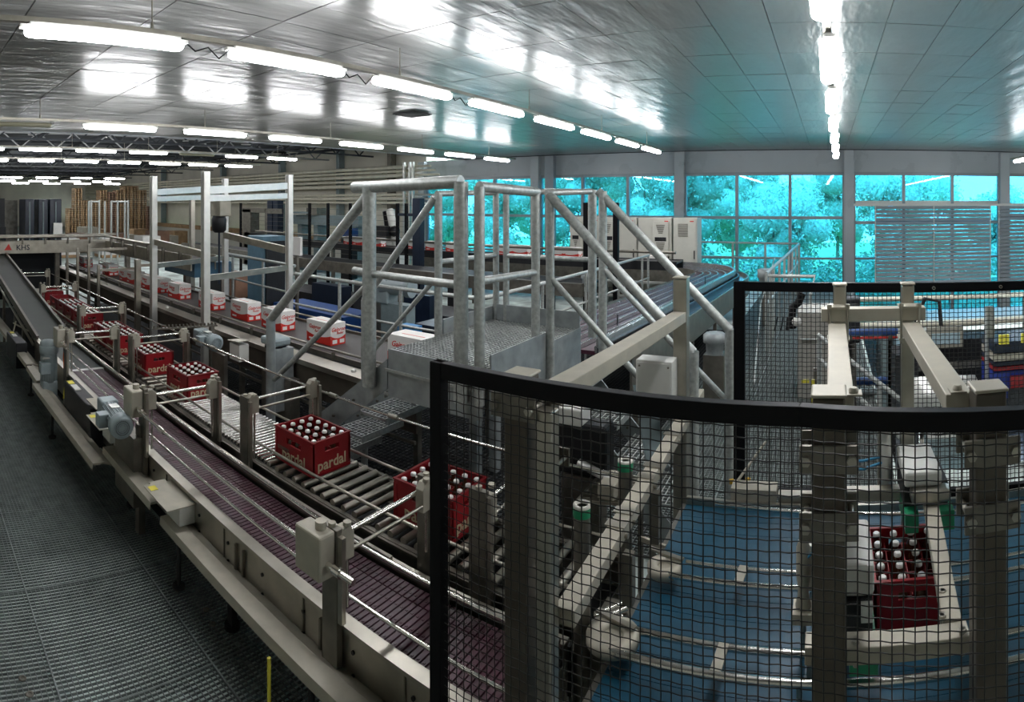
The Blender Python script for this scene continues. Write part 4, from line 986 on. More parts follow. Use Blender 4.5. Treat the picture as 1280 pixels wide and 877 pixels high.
# safety fence (dark blue posts) and machines behind the box conveyor
Yf = 13.0
t = thing('safety_fence', 'dark blue safety fence with thin wires before the palletising machines', 'fence', (-10, Yf, 0))
for u in (301, 387, 410, 438, 465, 497, 508):
    x = XA(u, Yf); MB().bb(x-.04, x+.04, Yf-.04, Yf+.04, 0, C-.05).build('post', black, t)
x = XA(523, Yf); MB().bb(x-.14, x+.14, Yf-.1, Yf+.1, 0, C+.1).build('post', navy, t)
wm = MB(); xa_, xb_ = XA(301, Yf), XA(523, Yf)
for k in range(16): wm.bb(xa_, xb_, Yf-.004, Yf+.004, C-.1-.16*k, C-.092-.16*k)
wm.build('fence_wires', steel_d, t, kind='stuff')
MB().bb(XA(497, Yf), XA(523, Yf), Yf-.03, Yf+.03, C-.42, C-.34).build('cross_bar', navy, t)
for i, u in enumerate((733, 770)):
    x = XA(u, 12.5); t = thing('light_curtain_post', ['black upright with small brown box before the cabinets', 'black upright right of the one with the brown box'][i], 'post', (x, 12.5, 0))
    MB().bb(x-.06, x+.06, 12.45, 12.55, 0, C-.02).build('upright', black, t)
    if i == 0: MB().bb(x+.07, x+.22, 12.42, 12.55, C-.42, C-.22).build('box_body', brown, t); MB().tube((x+.1, 12.42, 0), (x+.1, 12.42, C-.42), .03, 6).build('cable', black, t)
# palletiser machines at Y~15
def mach(name, label, cat, parts, loc):
    t = thing(name, label, cat, loc)
    for nm, m_, boxes in parts:
        b = MB()
        for q in boxes: b.bb(*q)
        b.build(nm, m_, t)
    return t
def ub(u0, u1, Y, h0, h1, dy=.5): return (XA(u0, Y), XA(u1, Y), Y, Y+dy, C+h0, C+h1)
mach('palletiser_arch', 'dark grey machine arch behind the left of the safety fence', 'machine', [('column', steel_d, [ub(303, 313, 15, -2.9, -.35), ub(331, 343, 15, -2.9, -.3)]), ('lintel', steel_d, [ub(303, 343, 15, -.5, -.3)]), ('base', dark, [ub(305, 352, 15.0, -2.9, -1.4)])], (-20, 15, 0))
mach('lift_mast', 'dark blue double lift mast behind the safety fence', 'machine', [('mast', navy, [ub(334, 340, 14.5, -2.9, .05, .3), ub(341, 347, 14.5, -2.9, .05, .3)]), ('carriage', steel_d, [ub(332, 352, 14.45, -.5, -.3, .04)])], (-19, 14.3, 0))
mach('overhead_beam', 'blue grey machine beam on posts behind the thick sloping handrail', 'machine', [('beam', grey_blue, [ub(366, 448, 15.5, -.95, -.55)]), ('post', grey_blue, [ub(372, 377, 15.6, -2.9, -.9), ub(392, 397, 15.6, -2.9, -.9), ub(440, 445, 15.6, -2.9, -.9)]), ('drive_head', steel_d, [ub(383, 396, 15.4, -.55, -.25)]), ('motor_box', grey_blue, [ub(366, 385, 15.3, -.5, -.42)])], (-14, 15.5, 0))
mach('blue_drive', 'small blue drive box below the blue grey machine beam', 'machine', [('box_body', blue_p, [ub(425, 438, 15.0, -1.35, -1.0, .4)]), ('stand', dark, [ub(426, 437, 15.0, -2.9, -1.35, .4)])], (-13, 15.5, 0))
mach('switch_box', 'small white panel mounted beside the tall right portal post', 'panel', [('panel_face', white, [ub(366, 375, 6.8, -1.0, -.66, .06)]), ('stand', steel_d, [ub(369, 371, 6.86, -2.9, -1.0, .05)])], (-8.4, 6.8, 0))
mach('control_cabinet', 'blue grey electrical cabinet beside the left portal', 'cabinet', [('cabinet_body', mat('blue_sheet', (.10, .19, .25), .4, .1), [(-10.9, -10.3, 7.2, 7.8, 0, C-.75)]), ('door', dark, [(-10.28, -10.25, 7.25, 7.75, .2, C-.85)])], (-10.6, 7.5, 0))
# dark machine mass under the far walkway, platform band
mach('machine_platform', 'long grey platform edge in front of the palletising machines', 'platform', [('edge_plate', steel_d, [(-22, -5.0, 11.2, 11.35, C-2.0, C-1.72)]), ('deck', dark, [(-22, -5.0, 11.35, 12.4, C-1.80, C-1.76)]), ('leg', dark, [(-21.5+2.6*k, -21.3+2.6*k, 11.25, 11.4, 0, C-2.0) for k in range(7)])], (-13, 12, 0))
bk = MB(); rnd = random.Random(4)
mach('machine_block', 'dark machine housing under the far platform', 'machine', [('housing', dark, [(-17.5, -6.2, 9.6, 10.6, 0, C-2.35)]), ('blue_cover', navy, [(-11.2, -10.1, 9.3, 9.6, .1, C-2.0), (-8.6, -7.4, 9.2, 9.6, .1, C-1.9)]), ('pallet_load', brown, [(-13.6, -12.6, 9.1, 9.6, .1, C-2.2), (-15.2, -14.4, 9.1, 9.6, .1, C-2.1)]), ('dark_door', conc_dark, [(-16.6, -15.4, 9.3, 9.6, 0, C-1.9), (-9.7, -8.9, 9.3, 9.6, 0, C-1.9)])], (-12, 9.6, 0))
# rear machine guards behind the stair
t = thing('gear_motor', 'grey gear motor on a stand seen between the platform tubes', 'motor', (-6.6, 8.4, 0))
p = PD(500, 358, 10.4)
MB().lathe((p.x-.1, p.y, p.z), [(.12, -.3), (.16, -.28), (.16, .22), (.19, .24), (.19, .34)], 16, (1, .2, 0)).build('motor_body', motor, t); MB().box((p.x-.32, p.y, p.z-.1), (.3, .3, .45)).build('gearbox', motor, t, bevel=.03)
MB().bb(p.x-.35, p.x+.25, p.y-.12, p.y+.12, .0, p.z-.3).build('stand', grey_blue, t); MB().bb(p.x-.8, p.x-.35, p.y+.2, p.y+.5, 0, p.z).build('guard', steel_d, t)
mach('blue_machine', 'bright blue low machine base behind the left platform stair', 'machine', [('base', blue_p, [(-10.2, -8.0, 7.4, 8.2, .25, C-2.15)]), ('cover', navy, [(-6.1, -5.1, 7.2, 7.7, .2, C-1.95)])], (-7, 7.8, 0))
# far box line with small cartons behind (Y ~ 13.6)
fl = thing('far_conveyor', 'far conveyor carrying a line of small white and red boxes', 'conveyor', (-9, 14, 0))
MB().bb(-20, -3.6, 13.7, 14.3, C-1.50, C-1.47).build('belt', belt_b, fl); MB().bb(-20, -3.6, 13.66, 13.70, C-1.66, C-1.45).bb(-20, -3.6, 14.3, 14.34, C-1.66, C-1.45).build('side_frame', dark, fl)
MB().tube((-20, 13.6, C-1.2), (-3.6, 13.6, C-1.22), .035, 8).build('guard_rail', steel_d, fl)
for x in [-19.5+2*k for k in range(8)]: MB().bb(x-.05, x+.05, 13.8, 13.9, 0, C-1.5).build('leg', steel_d, fl)
MB().bb(-20, -3.6, 13.35, 13.42, C-1.95, C-1.90).bb(-20, -3.6, 13.35, 13.42, C-2.3, C-2.25).build('lower_rail', yellow if False else alu, fl)
FX = [(436, 'beside the thick near left post'), (447, 'right of the first one beside the thick post'), (470, 'below the robot arm'), (517, 'left of the far stair handrail'), (540, 'right of the far stair handrail'), (566, 'beside the far left platform post'), (632, 'between the two slim far posts'), (650, 'right of the two slim far posts'), (697, 'right of the thick middle post'), (713, 'left of the black upright')]
for u, l in FX: carton(XA(u, 13.9), 14.0, C-1.47, 'small distant white and red box ' + l, s=.95, small=True, rot=radians(0))
# robot
t = thing('robot_arm', 'white and black jointed robot arm behind the fence wires', 'robot', (-13.3, 15.2, 0)); Yr = 15.5
def rp(u, v, y=Yr): return PY(u, v, y)
MB().bb(XA(474, Yr), XA(500, Yr), Yr-.4, Yr+.4, 0, C-1.35).build('base', whitep, t)
MB().path([rp(489, 302), rp(487, 280), rp(486, 262)], .22, 10).build('upper_arm', whitep, t); MB().path([rp(486, 262, 15.2), rp(492, 285, 15.2), rp(497, 309, 15.2)], .16, 10).build('forearm', whitep, t)
MB().path([rp(482, 264, 15.1), rp(484, 278, 15.1), rp(485, 294, 15.1)], .11, 8).build('balancer', black, t)
MB().path([rp(475+9*cos(a), 295-9*sin(a), 15.0) for a in [radians(20*k) for k in range(14)]], .05, 6).build('hose_loop', black, t)
MB().bb(XA(471, 15), XA(487, 15), 14.8, 15.3, C-1.25, C-.85).build('gripper', dark, t); MB().sphere(rp(493, 289, 15.1), .2, 10).build('joint', dark, t)
# ------------------------------------------------------------------ FAR HALL: pallets, blue tower, racks
PS = [(88, 262, 'left of the dark towers'), (96, 236, 'at the left of the far stacks'), (106, 250, 'second of the far stacks'), (117, 250, 'third of the far stacks'), (127, 238, 'fourth of the far stacks'), (138, 240, 'fifth, darker far stack'), (148, 238, 'sixth far stack behind the thin posts'), (157, 234, 'tallest far stack'), (166, 234, 'tall stack right of the tallest'), (176, 238, 'slim far stack before the wall'), (185, 258, 'low dark stack at the right end')]
for i, (u, v, l) in enumerate(PS):
    p = PD(u, 290, 47.0); zt_ = C-(v-252)/F*47; t = thing('pallet_stack', 'tall stack of wooden pallets ' + l, 'pallets', (p.x, p.y, 0), 'stacked pallets at the far end of the hall')
    m_ = MB(); z = 0.0; k = 0
    while z < zt_:
        m_.bb(p.x-.5, p.x+.5, p.y-.30, p.y+.30, z+.10, z+.13)
        for q in (-.25, 0, .25): m_.bb(p.x-.5, p.x+.5, p.y+q-.045, p.y+q+.045, z, z+.10)
        z += .16
    m_.build('stacked_pallets', wood if i not in (5, 10) else brown, t, kind='stuff')
for i, (a, b, l) in enumerate(((31, 43, 'left'), (48, 60, 'middle'), (62, 77, 'right'))):
    Xf = -17.5; ya, yb = -Xf/tan((U0-a)/F), -Xf/tan((U0-b)/F)
    t = thing('dark_tower', f'{l} one of three tall dark blue sheet metal towers', 'tower', (Xf, (ya+yb)/2, 0), 'dark blue towers behind the bridge conveyor')
    MB().bb(Xf-.9, Xf, ya, yb, 0, C+.08).build('tower_body', navy, t, bevel=.02); MB().bb(Xf, Xf+.03, (ya+yb)/2-.02, (ya+yb)/2+.02, .2, C).build('edge_strip', grey_blue, t)
    if i == 2: MB().bb(Xf, Xf+.1, ya+.1, ya+.38, C-1.1, C-.65).build('control_box', alu, t)
mach('grey_rack', 'grey brick patterned stack of goods left of the dark towers', 'stack', [('load', mat('grey_goods', (.30, .28, .24), .7, 0, .4, 8), [(-19.6, -18.6, 3.1, 3.62, 0.4, C+.05)]), ('pallet', wood, [(-19.7, -18.5, 3.0, 3.7, 0, .4)])], (-19, 3.3, 0))
mach('machine_gantry', 'dark machine frame with pale panels at the far left edge', 'machine', [('post', dark, [(-17.6, -17.4, 2.85, 3.0, 0, C+.1), (-17.6, -17.4, 1.9, 2.05, 0, C+.1)]), ('panel', whitep, [(-17.9, -17.8, 2.1, 2.8, C-.5, C-.15)]), ('base', dark, [(-17.8, -17.2, 1.6, 3.0, 0, C-.75)])], (-17.5, 2.5, 0))
t = thing('tube_gate', 'tall light tube frames standing before the far pallet stacks', 'frame', (-30, 11, 0))
for u in (111, 114, 124, 131, 139, 147, 156, 160): p = PD(u, 290, 26); MB().tube((p.x, p.y, 0), (p.x, p.y, C+(252-250)/F*26-(.05 if u % 2 else 0)), .05, 6).build('upright', galv, t)
for a, b in ((111, 124), (139, 160)): p, q = PD(a, 252, 26), PD(b, 252, 26); MB().tube((p.x, p.y, C), (q.x, q.y, C), .045, 6).build('top_bar', galv, t)
rnd = random.Random(11)
GL = ['nearest the dark towers', 'beside the tube frames', 'behind the tube frames', 'left of the thin posts', 'before the tallest stack', 'under the tall stack', 'before the low dark stack', 'left of the portal post', 'right of the portal post', 'farthest right along the wall', 'next to the wall column', 'before the white wall']
for i in range(12):
    u = 84+i*12.5; p = PD(u, 292, 31+3.2*(i % 4)); t = thing('goods_pallet', 'low wrapped pallet of goods ' + GL[i], 'pallet', (p.x, p.y, 0), 'wrapped pallets on the hall floor')
    h_ = rnd.uniform(.7, 1.35); MB().bb(p.x-.6, p.x+.6, p.y-.5, p.y+.5, .15, h_).build('load', [white, brown, steel_w, wood][i % 4], t); MB().bb(p.x-.62, p.x+.62, p.y-.5, p.y+.5, 0, .15).build('pallet_base', wood, t)
mach('long_table', 'long pale low wall of stacked boards along the left wall', 'boards', [('board_pile', wood, [(-48, -22, 20.2, 20.9, .9, 1.15)]), ('base', cab_m, [(-48, -22, 20.3, 20.8, 0, .9)])], (-35, 20.5, 0))
# ------------------------------------------------------------------ BLUE CONVEYOR TABLE
bt = thing('blue_conveyor', 'wide blue plastic chain conveyor table in the lower right', 'conveyor', (.8, 3.2, 0))
BX0, BX1, BY0, BY1 = -1.02, 2.6, 2.26, 4.16
lane = MB(); nl = 12; wl = (BY1-BY0)/nl
lm = MB().bb(BX0, BX1, -wl/2+.002, wl/2-.002, -.012, 0).mesh('chain_lane', blue)
for k in range(nl): share('chain_lane', lm, (0, BY0+wl*(k+.5), ZB-.0), bt)
j_ = MB()
for k in range(int((BX1-BX0)/.038)): j_.bb(BX0+k*.038, BX0+k*.038+.002, BY0, BY1, ZB-.002, ZB+.0008)
j_.build('chain_joints', mat('blue_joint', (.006, .07, .12), .5, 0, .2), bt, kind='stuff')
MB().bb(BX0, BX1, BY0, BY1, ZB-.10, ZB-.02).build('bed', dark, bt)
MB().bb(BX0, BX1, BY1+.0, BY1+.03, ZB-.2, ZB+.05).build('back_frame', steel, bt); MB().bb(BX0, BX1, BY0-.03, BY0, ZB-.2, ZB+.0).build('front_frame', steel, bt)
MB().bb(BX0-.03, BX0, BY0, BY1, ZB-.2, ZB-.0).build('end_frame', steel_d, bt)
for x in (-.9, .8, 2.4):
    for y in (BY0+.05, BY1-.05): MB().bb(x-.03, x+.03, y-.03, y+.03, 0, ZB-.1).build('leg', steel_d, bt)
def grail(y, x0, x1, label, r=.019, dy=0., z=ZB+.10, plate=None):
    t = thing('guide_rail', label, 'rail', ((x0+x1)/2, y, z), 'shiny guide rails above the blue conveyor')
    MB().path([(x0+(x1-x0)*k/6, y+dy*(1-k/6), z) for k in range(7)], r, 10).build('rod', chrome, t)
    for f in (.25, .8): x = x0+(x1-x0)*f; MB().bb(x-.012, x+.012, y-.01+dy*(1-f), y+.01+dy*(1-f), ZB-.01, z-.01).build('support', steel, t)
    return t
grail(3.80, -.78, 2.5, 'thin guide rail farthest back on the blue conveyor', .014, .22)
grail(3.33, -.82, 2.5, 'upper guide rail of the middle pair on the blue conveyor', .013)
grail(3.19, -.95, 2.5, 'thick guide rail of the middle pair on the blue conveyor', .018)
grail(2.73, -.95, 2.5, 'upper guide rail of the near pair on the blue conveyor', .018)
grail(2.56, -1.0, 2.5, 'thick guide rail of the near pair on the blue conveyor', .020)
for i, (a, b) in enumerate((((930, 706), (927, 727)), ((905, 808), (896, 842)))):
    y0, y1 = [(3.33, 3.19), (2.73, 2.56)][i]; x = XA(a[0], y0)
    tag(MB().bar((x, y0, ZB+.115), (x-.01, y1, ZB+.115), .05, .012).build('clamp_plate', steel_w), ['small steel plate joining the middle pair of guide rails', 'larger steel plate joining the near pair of guide rails'][i], 'plate')
for i, (y, x, r) in enumerate(((2.66, -1.02, .13), (3.26, -.93, .10))):
    t = thing('rail_end_disc', ['large round shoe at the left end of the near guide rails', 'smaller round shoe at the left end of the middle guide rails'][i], 'disc', (x, y, ZB+.1))
    MB().lathe((x, y, ZB+.065), [(r*.9, 0), (r, .01), (r, .045), (r*.8, .055), (r*.45, .05), (r*.4, .03)], 24).build('disc_body', steel_w, t)
    MB().bar((x-.12, y+.10, ZB+.13), (x+.10, y+.04, ZB+.13), .03, .01).build('lever', steel, t)
t = thing('proximity_sensor', 'short pointed sensor rod aiming over the blue belt', 'sensor', (-.9, 3.55, ZB+.2)); MB().bar(PD(800, 672, 3.85), PD(832, 684, 3.75), .02, .03).build('sensor_body', steel_w, t)
tag(MB().tube((-.66, 4.28, C-2.05), (-.48, 4.55, C-1.86), .010, 8).build('lever_rod', steel_w), 'thin rod leaning behind the blue conveyor near the black post', 'rod')
tag(MB().bb(-.70, -.37, 4.19, 4.33, ZB+.05, ZB+.13).build('steel_cover', steel_w), 'bright steel cover plate behind the left of the blue conveyor', 'cover')
tag(MB().bb(-.36, -.10, 4.20, 4.30, ZB-.02, ZB+.09).build('steel_cover', steel), 'steel cover strip behind the blue conveyor right of the first', 'cover')

# ------------------------------------------------------------------ BEIGE LIFT FRAMES
def sq(nm, a, b, w_, h_, m, t, bev=.004): return MB().bar(a, b, w_, h_).build(nm, m, t, bevel=bev)
def upright(name, label, X, Y, w_, z0, z1, cap=True, m=steel_shade, clamps=()):
    t = thing(name, label, 'post', (X, Y, z0)); MB().bb(X-w_/2, X+w_/2, Y-w_/2, Y+w_/2, z0, z1).build('tube', m, t, bevel=.008)
    MB().bb(X-.09, X+.09, Y-.09, Y+.09, z0, z0+.015).build('foot_plate', steel_d, t)
    if cap: MB().bb(X-w_/2-.006, X+w_/2+.006, Y-w_/2-.006, Y+w_/2+.006, z1+.001, z1+.014).build('end_cap', steel_w, t, bevel=.006)
    for z in clamps:
        MB().bb(X-.100, X+.100, Y-.075, Y-.060, z-.048, z+.048).bb(X-.10, X+.10, Y+.06, Y+.075, z-.048, z+.048).build('clamp_plate', steel_d, t, bevel=.003)
        for s in (-1, 1):
            MB().tube((X+s*.078, Y-.088, z), (X+s*.078, Y+.08, z), .011, 8).tube((X+s*.078, Y-.092, z), (X+s*.078, Y-.075, z), .018, 6).build('clamp_bolt', steel, t)
    return t
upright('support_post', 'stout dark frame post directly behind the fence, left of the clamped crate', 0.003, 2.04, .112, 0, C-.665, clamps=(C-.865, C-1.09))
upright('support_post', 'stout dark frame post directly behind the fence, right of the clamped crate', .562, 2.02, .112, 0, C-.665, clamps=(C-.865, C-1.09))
upright('support_post', 'slim frame post rising behind the left end of the beige cross beam', .07, 3.52, .075, ZB+.01-.01, C-.50, m=steel)
upright('support_post', 'slim frame post rising behind the right end of the beige cross beam', .478, 3.52, .075, ZB, C-.50, m=steel)
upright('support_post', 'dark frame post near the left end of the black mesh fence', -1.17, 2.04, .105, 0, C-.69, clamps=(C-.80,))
upright('support_post', 'second thin frame post beside the one near the fence end', -1.045, 2.02, .07, 0, C-.80, cap=False, m=steel)
upright('support_post', 'frame post at the far end of the sloping beige beam', -1.10, 4.32, .105, 0, C-.58, m=steel)
upright('support_post', 'short dark frame post between purple belt and rollers near the fence', -1.42, 2.74, .10, 0, C-1.0, m=steel_d, cap=False, clamps=(C-1.35,))
sh_ = thing('support_beam', 'left beige beam running back from the left capped post', 'beam', (.04, 2.8, C-.74)); sq('tube', (.045, 2.11, C-.735), (.052, 3.38, C-.735), .10, .07, steel_w, sh_)
t = thing('support_beam', 'right beige beam running back from the right capped post', 'beam', (.47, 2.8, C-.74)); sq('tube', (.475, 2.09, C-.735), (.478, 3.38, C-.735), .10, .07, steel_w, t)
t = thing('support_beam', 'short beige cross beam joining the two beams at the back', 'beam', (.27, 3.43, C-.69)); sq('tube', (-.04, 3.43, C-.655), (.57, 3.43, C-.655), .085, .075, steel_w, t)
for X in (.06, .475):
    MB().bb(X-.065, X+.065, 3.37, 3.49, C-.614, C-.606).bb(X-.065, X+.065, 3.37, 3.49, C-.80, C-.79).build('clamp_plate', steel_w, t)
    for s in (-1, 1): MB().tube((X+s*.052, 3.38, C-.82), (X+s*.052, 3.38, C-.59), .008, 8).tube((X+s*.052, 3.38, C-.606), (X+s*.052, 3.38, C-.59), .015, 6).build('bolt', steel, t)
for X, Y, sx, k in ((.003, 2.10, .10, 'left'), (.562, 2.08, -.10, 'right')):
    p = (X+sx*.9, Y+.0); tag(MB().bb(p[0]-.03, p[0]+.03, p[1]+.0, p[1]+.06, C-.697, C-.69).lathe((p[0], p[1]+.03, C-.69), [(.018, 0), (.018, .012), (.012, .018)], 8).build('bolt_plate', steel_w), f'small beige plate with a round bolt beside the {k} post cap', 'bolt')
# lower frame above the blue belt
t = thing('clamp_carriage', 'lower beige frame with front beam and slanting side beam over the blue belt', 'frame', (.3, 2.4, C-1.65))
sq('front_beam', (-.085, 2.175, C-1.652), (.53, 2.175, C-1.652), .085, .065, steel_w, t); sq('side_beam', (.475, 2.22, C-1.64), (.555, 3.25, C-1.60), .075, .06, steel_w, t)
sq('side_beam', (.02, 2.22, C-1.65), (.06, 3.25, C-1.65), .06, .06, steel_w, t)
MB().bb(-.02, .60, 3.25, 3.31, C-1.66, C-1.60).build('rear_beam', steel, t)
for x, y in ((-.03, 2.15), (.10, 2.15), (.44, 2.24), (.50, 2.15), (.47, 2.38)): MB().tube((x, y, C-1.70), (x, y, C-1.60), .009, 8).tube((x, y, C-1.612), (x, y, C-1.60), .017, 6).build('bolt', steel, t)
t = thing('gripper_head', 'white gripper head with a green pad behind the left dark post', 'gripper', (.14, 2.7, C-1.6))
MB().bb(.045, .20, 2.52, 2.90, C-1.70, C-1.56).build('head_body', whitep, t, bevel=.02); MB().bb(.09, .21, 2.45, 2.85, C-1.98, C-1.90).build('pad', green, t); MB().bb(.08, .19, 2.5, 2.88, C-1.9, C-1.70).build('carrier', dark, t)
MB().bb(.14, .19, 2.48, 2.52, C-1.78, C-1.70).build('bracket', alu, t)
t = thing('gripper_head', 'wide white gripper head with green pads above the slanting beam', 'gripper', (.5, 3.3, C-1.5))
MB().bb(.40, .60, 3.05, 3.42, C-1.50, C-1.42).build('head_body', whitep, t, bevel=.015); MB().bb(.43, .64, 3.0, 3.1, C-1.57, C-1.50).build('front_lip', steel, t, bevel=.02)
MB().bb(.40, .47, 3.02, 3.30, C-1.72, C-1.62).bb(.58, .66, 3.02, 3.30, C-1.72, C-1.62).build('pad', green, t); MB().bb(.40, .64, 3.1, 3.4, C-1.62, C-1.50).build('carrier', dark, t); MB().bb(.45, .60, 3.26, 3.32, C-1.68, C-1.56).build('mount', dark, t)
t = thing('air_cylinder', 'upright air cylinder with blue hose beside the wide gripper head', 'cylinder', (.3, 3.35, C-1.5))
MB().lathe((.33, 3.35, C-1.62), [(.03, 0), (.035, .02), (.035, .2), (.028, .22), (.028, .33), (.04, .34), (.04, .38)], 12).build('barrel', alu, t); MB().bb(.29, .37, 3.38, 3.45, C-1.66, C-1.32).build('bracket', steel, t)
MB().path([(.30, 3.33, C-1.45), (.2, 3.4, C-1.5), (.1, 3.45, C-1.52), (-.06, 3.5, C-1.50)], .008, 6).build('hose', blue_hose, t); MB().path([(.30, 3.30, C-1.47), (.2, 3.36, C-1.53), (.1, 3.42, C-1.55), (-.06, 3.48, C-1.53)], .008, 6).build('hose', blue_hose, t)
MB().bar((.22, 3.4, C-1.28), (.42, 3.35, C-1.30), .10, .008).build('top_plate', steel_w, t)
t = thing('air_cylinder', 'pale valve and air cylinder stack left of the dark post above the rails', 'cylinder', (-.08, 2.9, C-1.7)); MB().tube((-.12, 2.86, ZB), (-.12, 2.86, C-2.0), .014, 8).build('stem', steel, t)
MB().lathe((-.12, 2.86, C-1.98), [(.035, 0), (.04, .02), (.03, .06), (.025, .10), (.035, .16), (.035, .30), (.02, .34), (.015, .50)], 12).build('barrel', steel_w, t)
MB().bb(-.17, -.07, 2.80, 2.92, C-2.02, C-1.97).build('foot_block', steel_w, t); MB().bb(-.15, -.06, 2.9, 2.96, C-1.92, C-1.70).build('valve_body', cab_m, t); MB().path([(-.1, 2.84, C-1.72), (-.05, 2.82, C-1.66), (0, 2.84, C-1.6)], .006, 6).build('hose', blue_hose, t)
# left frame over roller end
t = thing('support_beam', 'long beige beam running back high from the dark post near the fence end', 'beam', (-1.06, 3.1, C-.8)); sq('tube', (-1.075, 2.10, C-.775), (-1.10, 4.26, C-.86), .10, .075, steel_w, t)
t = thing('support_beam', 'lower beige beam with bolts running back along the left side of the blue belt', 'beam', (-1.06, 3.4, C-1.63)); sq('tube', (-1.00, 2.08, C-1.63), (-1.09, 4.9, C-1.63), .085, .07, steel_w, t)
for y in (2.72, 2.85, 3.25, 3.4, 3.9):
    x = -1.0-.09*(y-2.08)/2.8; MB().tube((x+.045, y, C-1.64), (x+.06, y, C-1.64), .014, 8).bb(x-.055, x+.05, y-.03, y+.03, C-1.594, C-1.588).build('bolt', steel, t)
MB().bb(-.95, -.90, 2.6, 2.65, C-1.9, C-1.66).bb(-1.0, -.95, 3.2, 3.25, C-1.95, C-1.66).build('hanger', steel_d, t)
for i, (x, y) in enumerate(((-1.20, 2.70), (-1.17, 3.26))):
    t = thing('clamp_cylinder', ['upright grey cylinder with green ring beside the lower beige beam, nearer', 'upright grey cylinder with green ring beside the lower beige beam, farther'][i], 'cylinder', (x, y, ZB-.1))
    MB().tube((x, y, .02), (x, y, C-1.53), .042, 16).build('barrel', steel_d, t); MB().tube((x, y, C-1.575), (x, y, C-1.53), .046, 16).build('ring', green, t); MB().lathe((x, y, C-1.53), [(.046, 0), (.046, .012), (.03, .014), (.028, .0)], 16).build('cap', cab_m, t)
t = thing('control_box', 'white square control box hanging on the post right of the sloping beam', 'box', (-1.2, 4.2, C-1.2))
q0, q1 = XA(800, 4.2), XA(845, 4.2); MB().bb(q0, q1-.005, 4.10, 4.26, C-1.50, C-1.16).build('box_body', whitep, t, bevel=.008); MB().bb(q0+.012, q1-.017, 4.093, 4.10, C-1.485, C-1.175).build('lid', whitep, t, bevel=.003)
for x in (q0+.03, q1-.03): MB().tube((x, 4.088, C-1.20), (x, 4.094, C-1.20), .008, 8).build('lid_screw', steel_d, t)
# machinery in the shade between rollers and beige beam
t = thing('side_drive', 'white and black drive assembly in the shade below the platform', 'machine', (-1.75, 3.9, C-1.5))
MB().bb(-1.98, -1.72, 3.85, 4.05, C-1.62, C-1.50).build('white_cover', whitep, t, bevel=.01); MB().bb(-1.95, -1.55, 3.9, 4.1, C-2.0, C-1.62).build('motor_body', dark, t, bevel=.03)
MB().tube((-1.72, 3.82, C-1.86), (-1.45, 3.75, C-1.90), .03, 10).build('shaft', alu, t); MB().bb(-1.50, -1.38, 3.62, 3.86, C-1.98, C-1.88).build('bearing_block', steel_w, t, bevel=.01); MB().bb(-1.9, -1.6, 3.9, 4.05, 0, C-2.0).build('stand', steel_d, t)
t = thing('chute', 'dark grey sheet chute beside the lower beige beam', 'chute', (-1.5, 4.4, 1)); MB().bar((-1.40, 4.30, C-1.40), (-1.22, 4.10, C-1.95), .16, .02).build('chute_plate', grey_blue, t); MB().bb(-1.30, -1.26, 4.14, 4.18, 0, C-1.85).build('support', steel_d, t)
t = thing('slat_grid', 'dark open grid of steel bars between the rollers and the lower beige beam', 'grid', (-1.4, 3.0, ZB-.1))
m_ = MB()
for k in range(10): m_.bar((-1.22, 3.68+k*.045, ZB+.20), (-1.62, 3.58+k*.045, ZB+.20), .006, .02)
m_.bar((-1.22, 3.66, ZB+.20), (-1.22, 4.12, ZB+.20), .02, .03).bar((-1.62, 3.56, ZB+.20), (-1.62, 4.02, ZB+.20), .02, .03); m_.build('bars', steel, t, kind='stuff')
for x, y in ((-1.22, 3.7), (-1.62, 3.95)): MB().bb(x-.015, x+.015, y-.015, y+.015, 0, ZB+.19).build('leg', steel_d, t)
rl_ = MB()
t = thing('transfer_rollers', 'three short shiny rollers at the end of the crate line behind the mesh', 'rollers', (-1.25, 2.6, ZB))
for k in range(3): MB().tube((-1.20+.05*0-k*.0, 2.72+k*.07, ZB+.02), (-1.06, 2.90+k*.07, ZB+.02), .018, 10).build('roller', chrome, t)
MB().bb(-1.2, -1.05, 2.72, 3.05, ZB-.3, ZB-.0).build('frame', steel_d, t); MB().bb(-1.15, -1.1, 2.8, 2.85, 0, ZB-.3).build('leg', steel_d, t)
t = thing('roller_comb', 'steel comb of fine rods at the right end of the purple belt', 'comb', (-1.3, 2.3, ZB)); m_ = MB()
for k in range(9): m_.tube((-1.26+.012*k, 2.12, ZB+.012), (-1.22+.012*k, 2.22, ZB+.02), .005, 6)
m_.build('rods', chrome, t, kind='stuff'); MB().bb(-1.27, -1.1, 2.08, 2.12, ZB-.2, ZB+.005).build('base', steel_w, t)

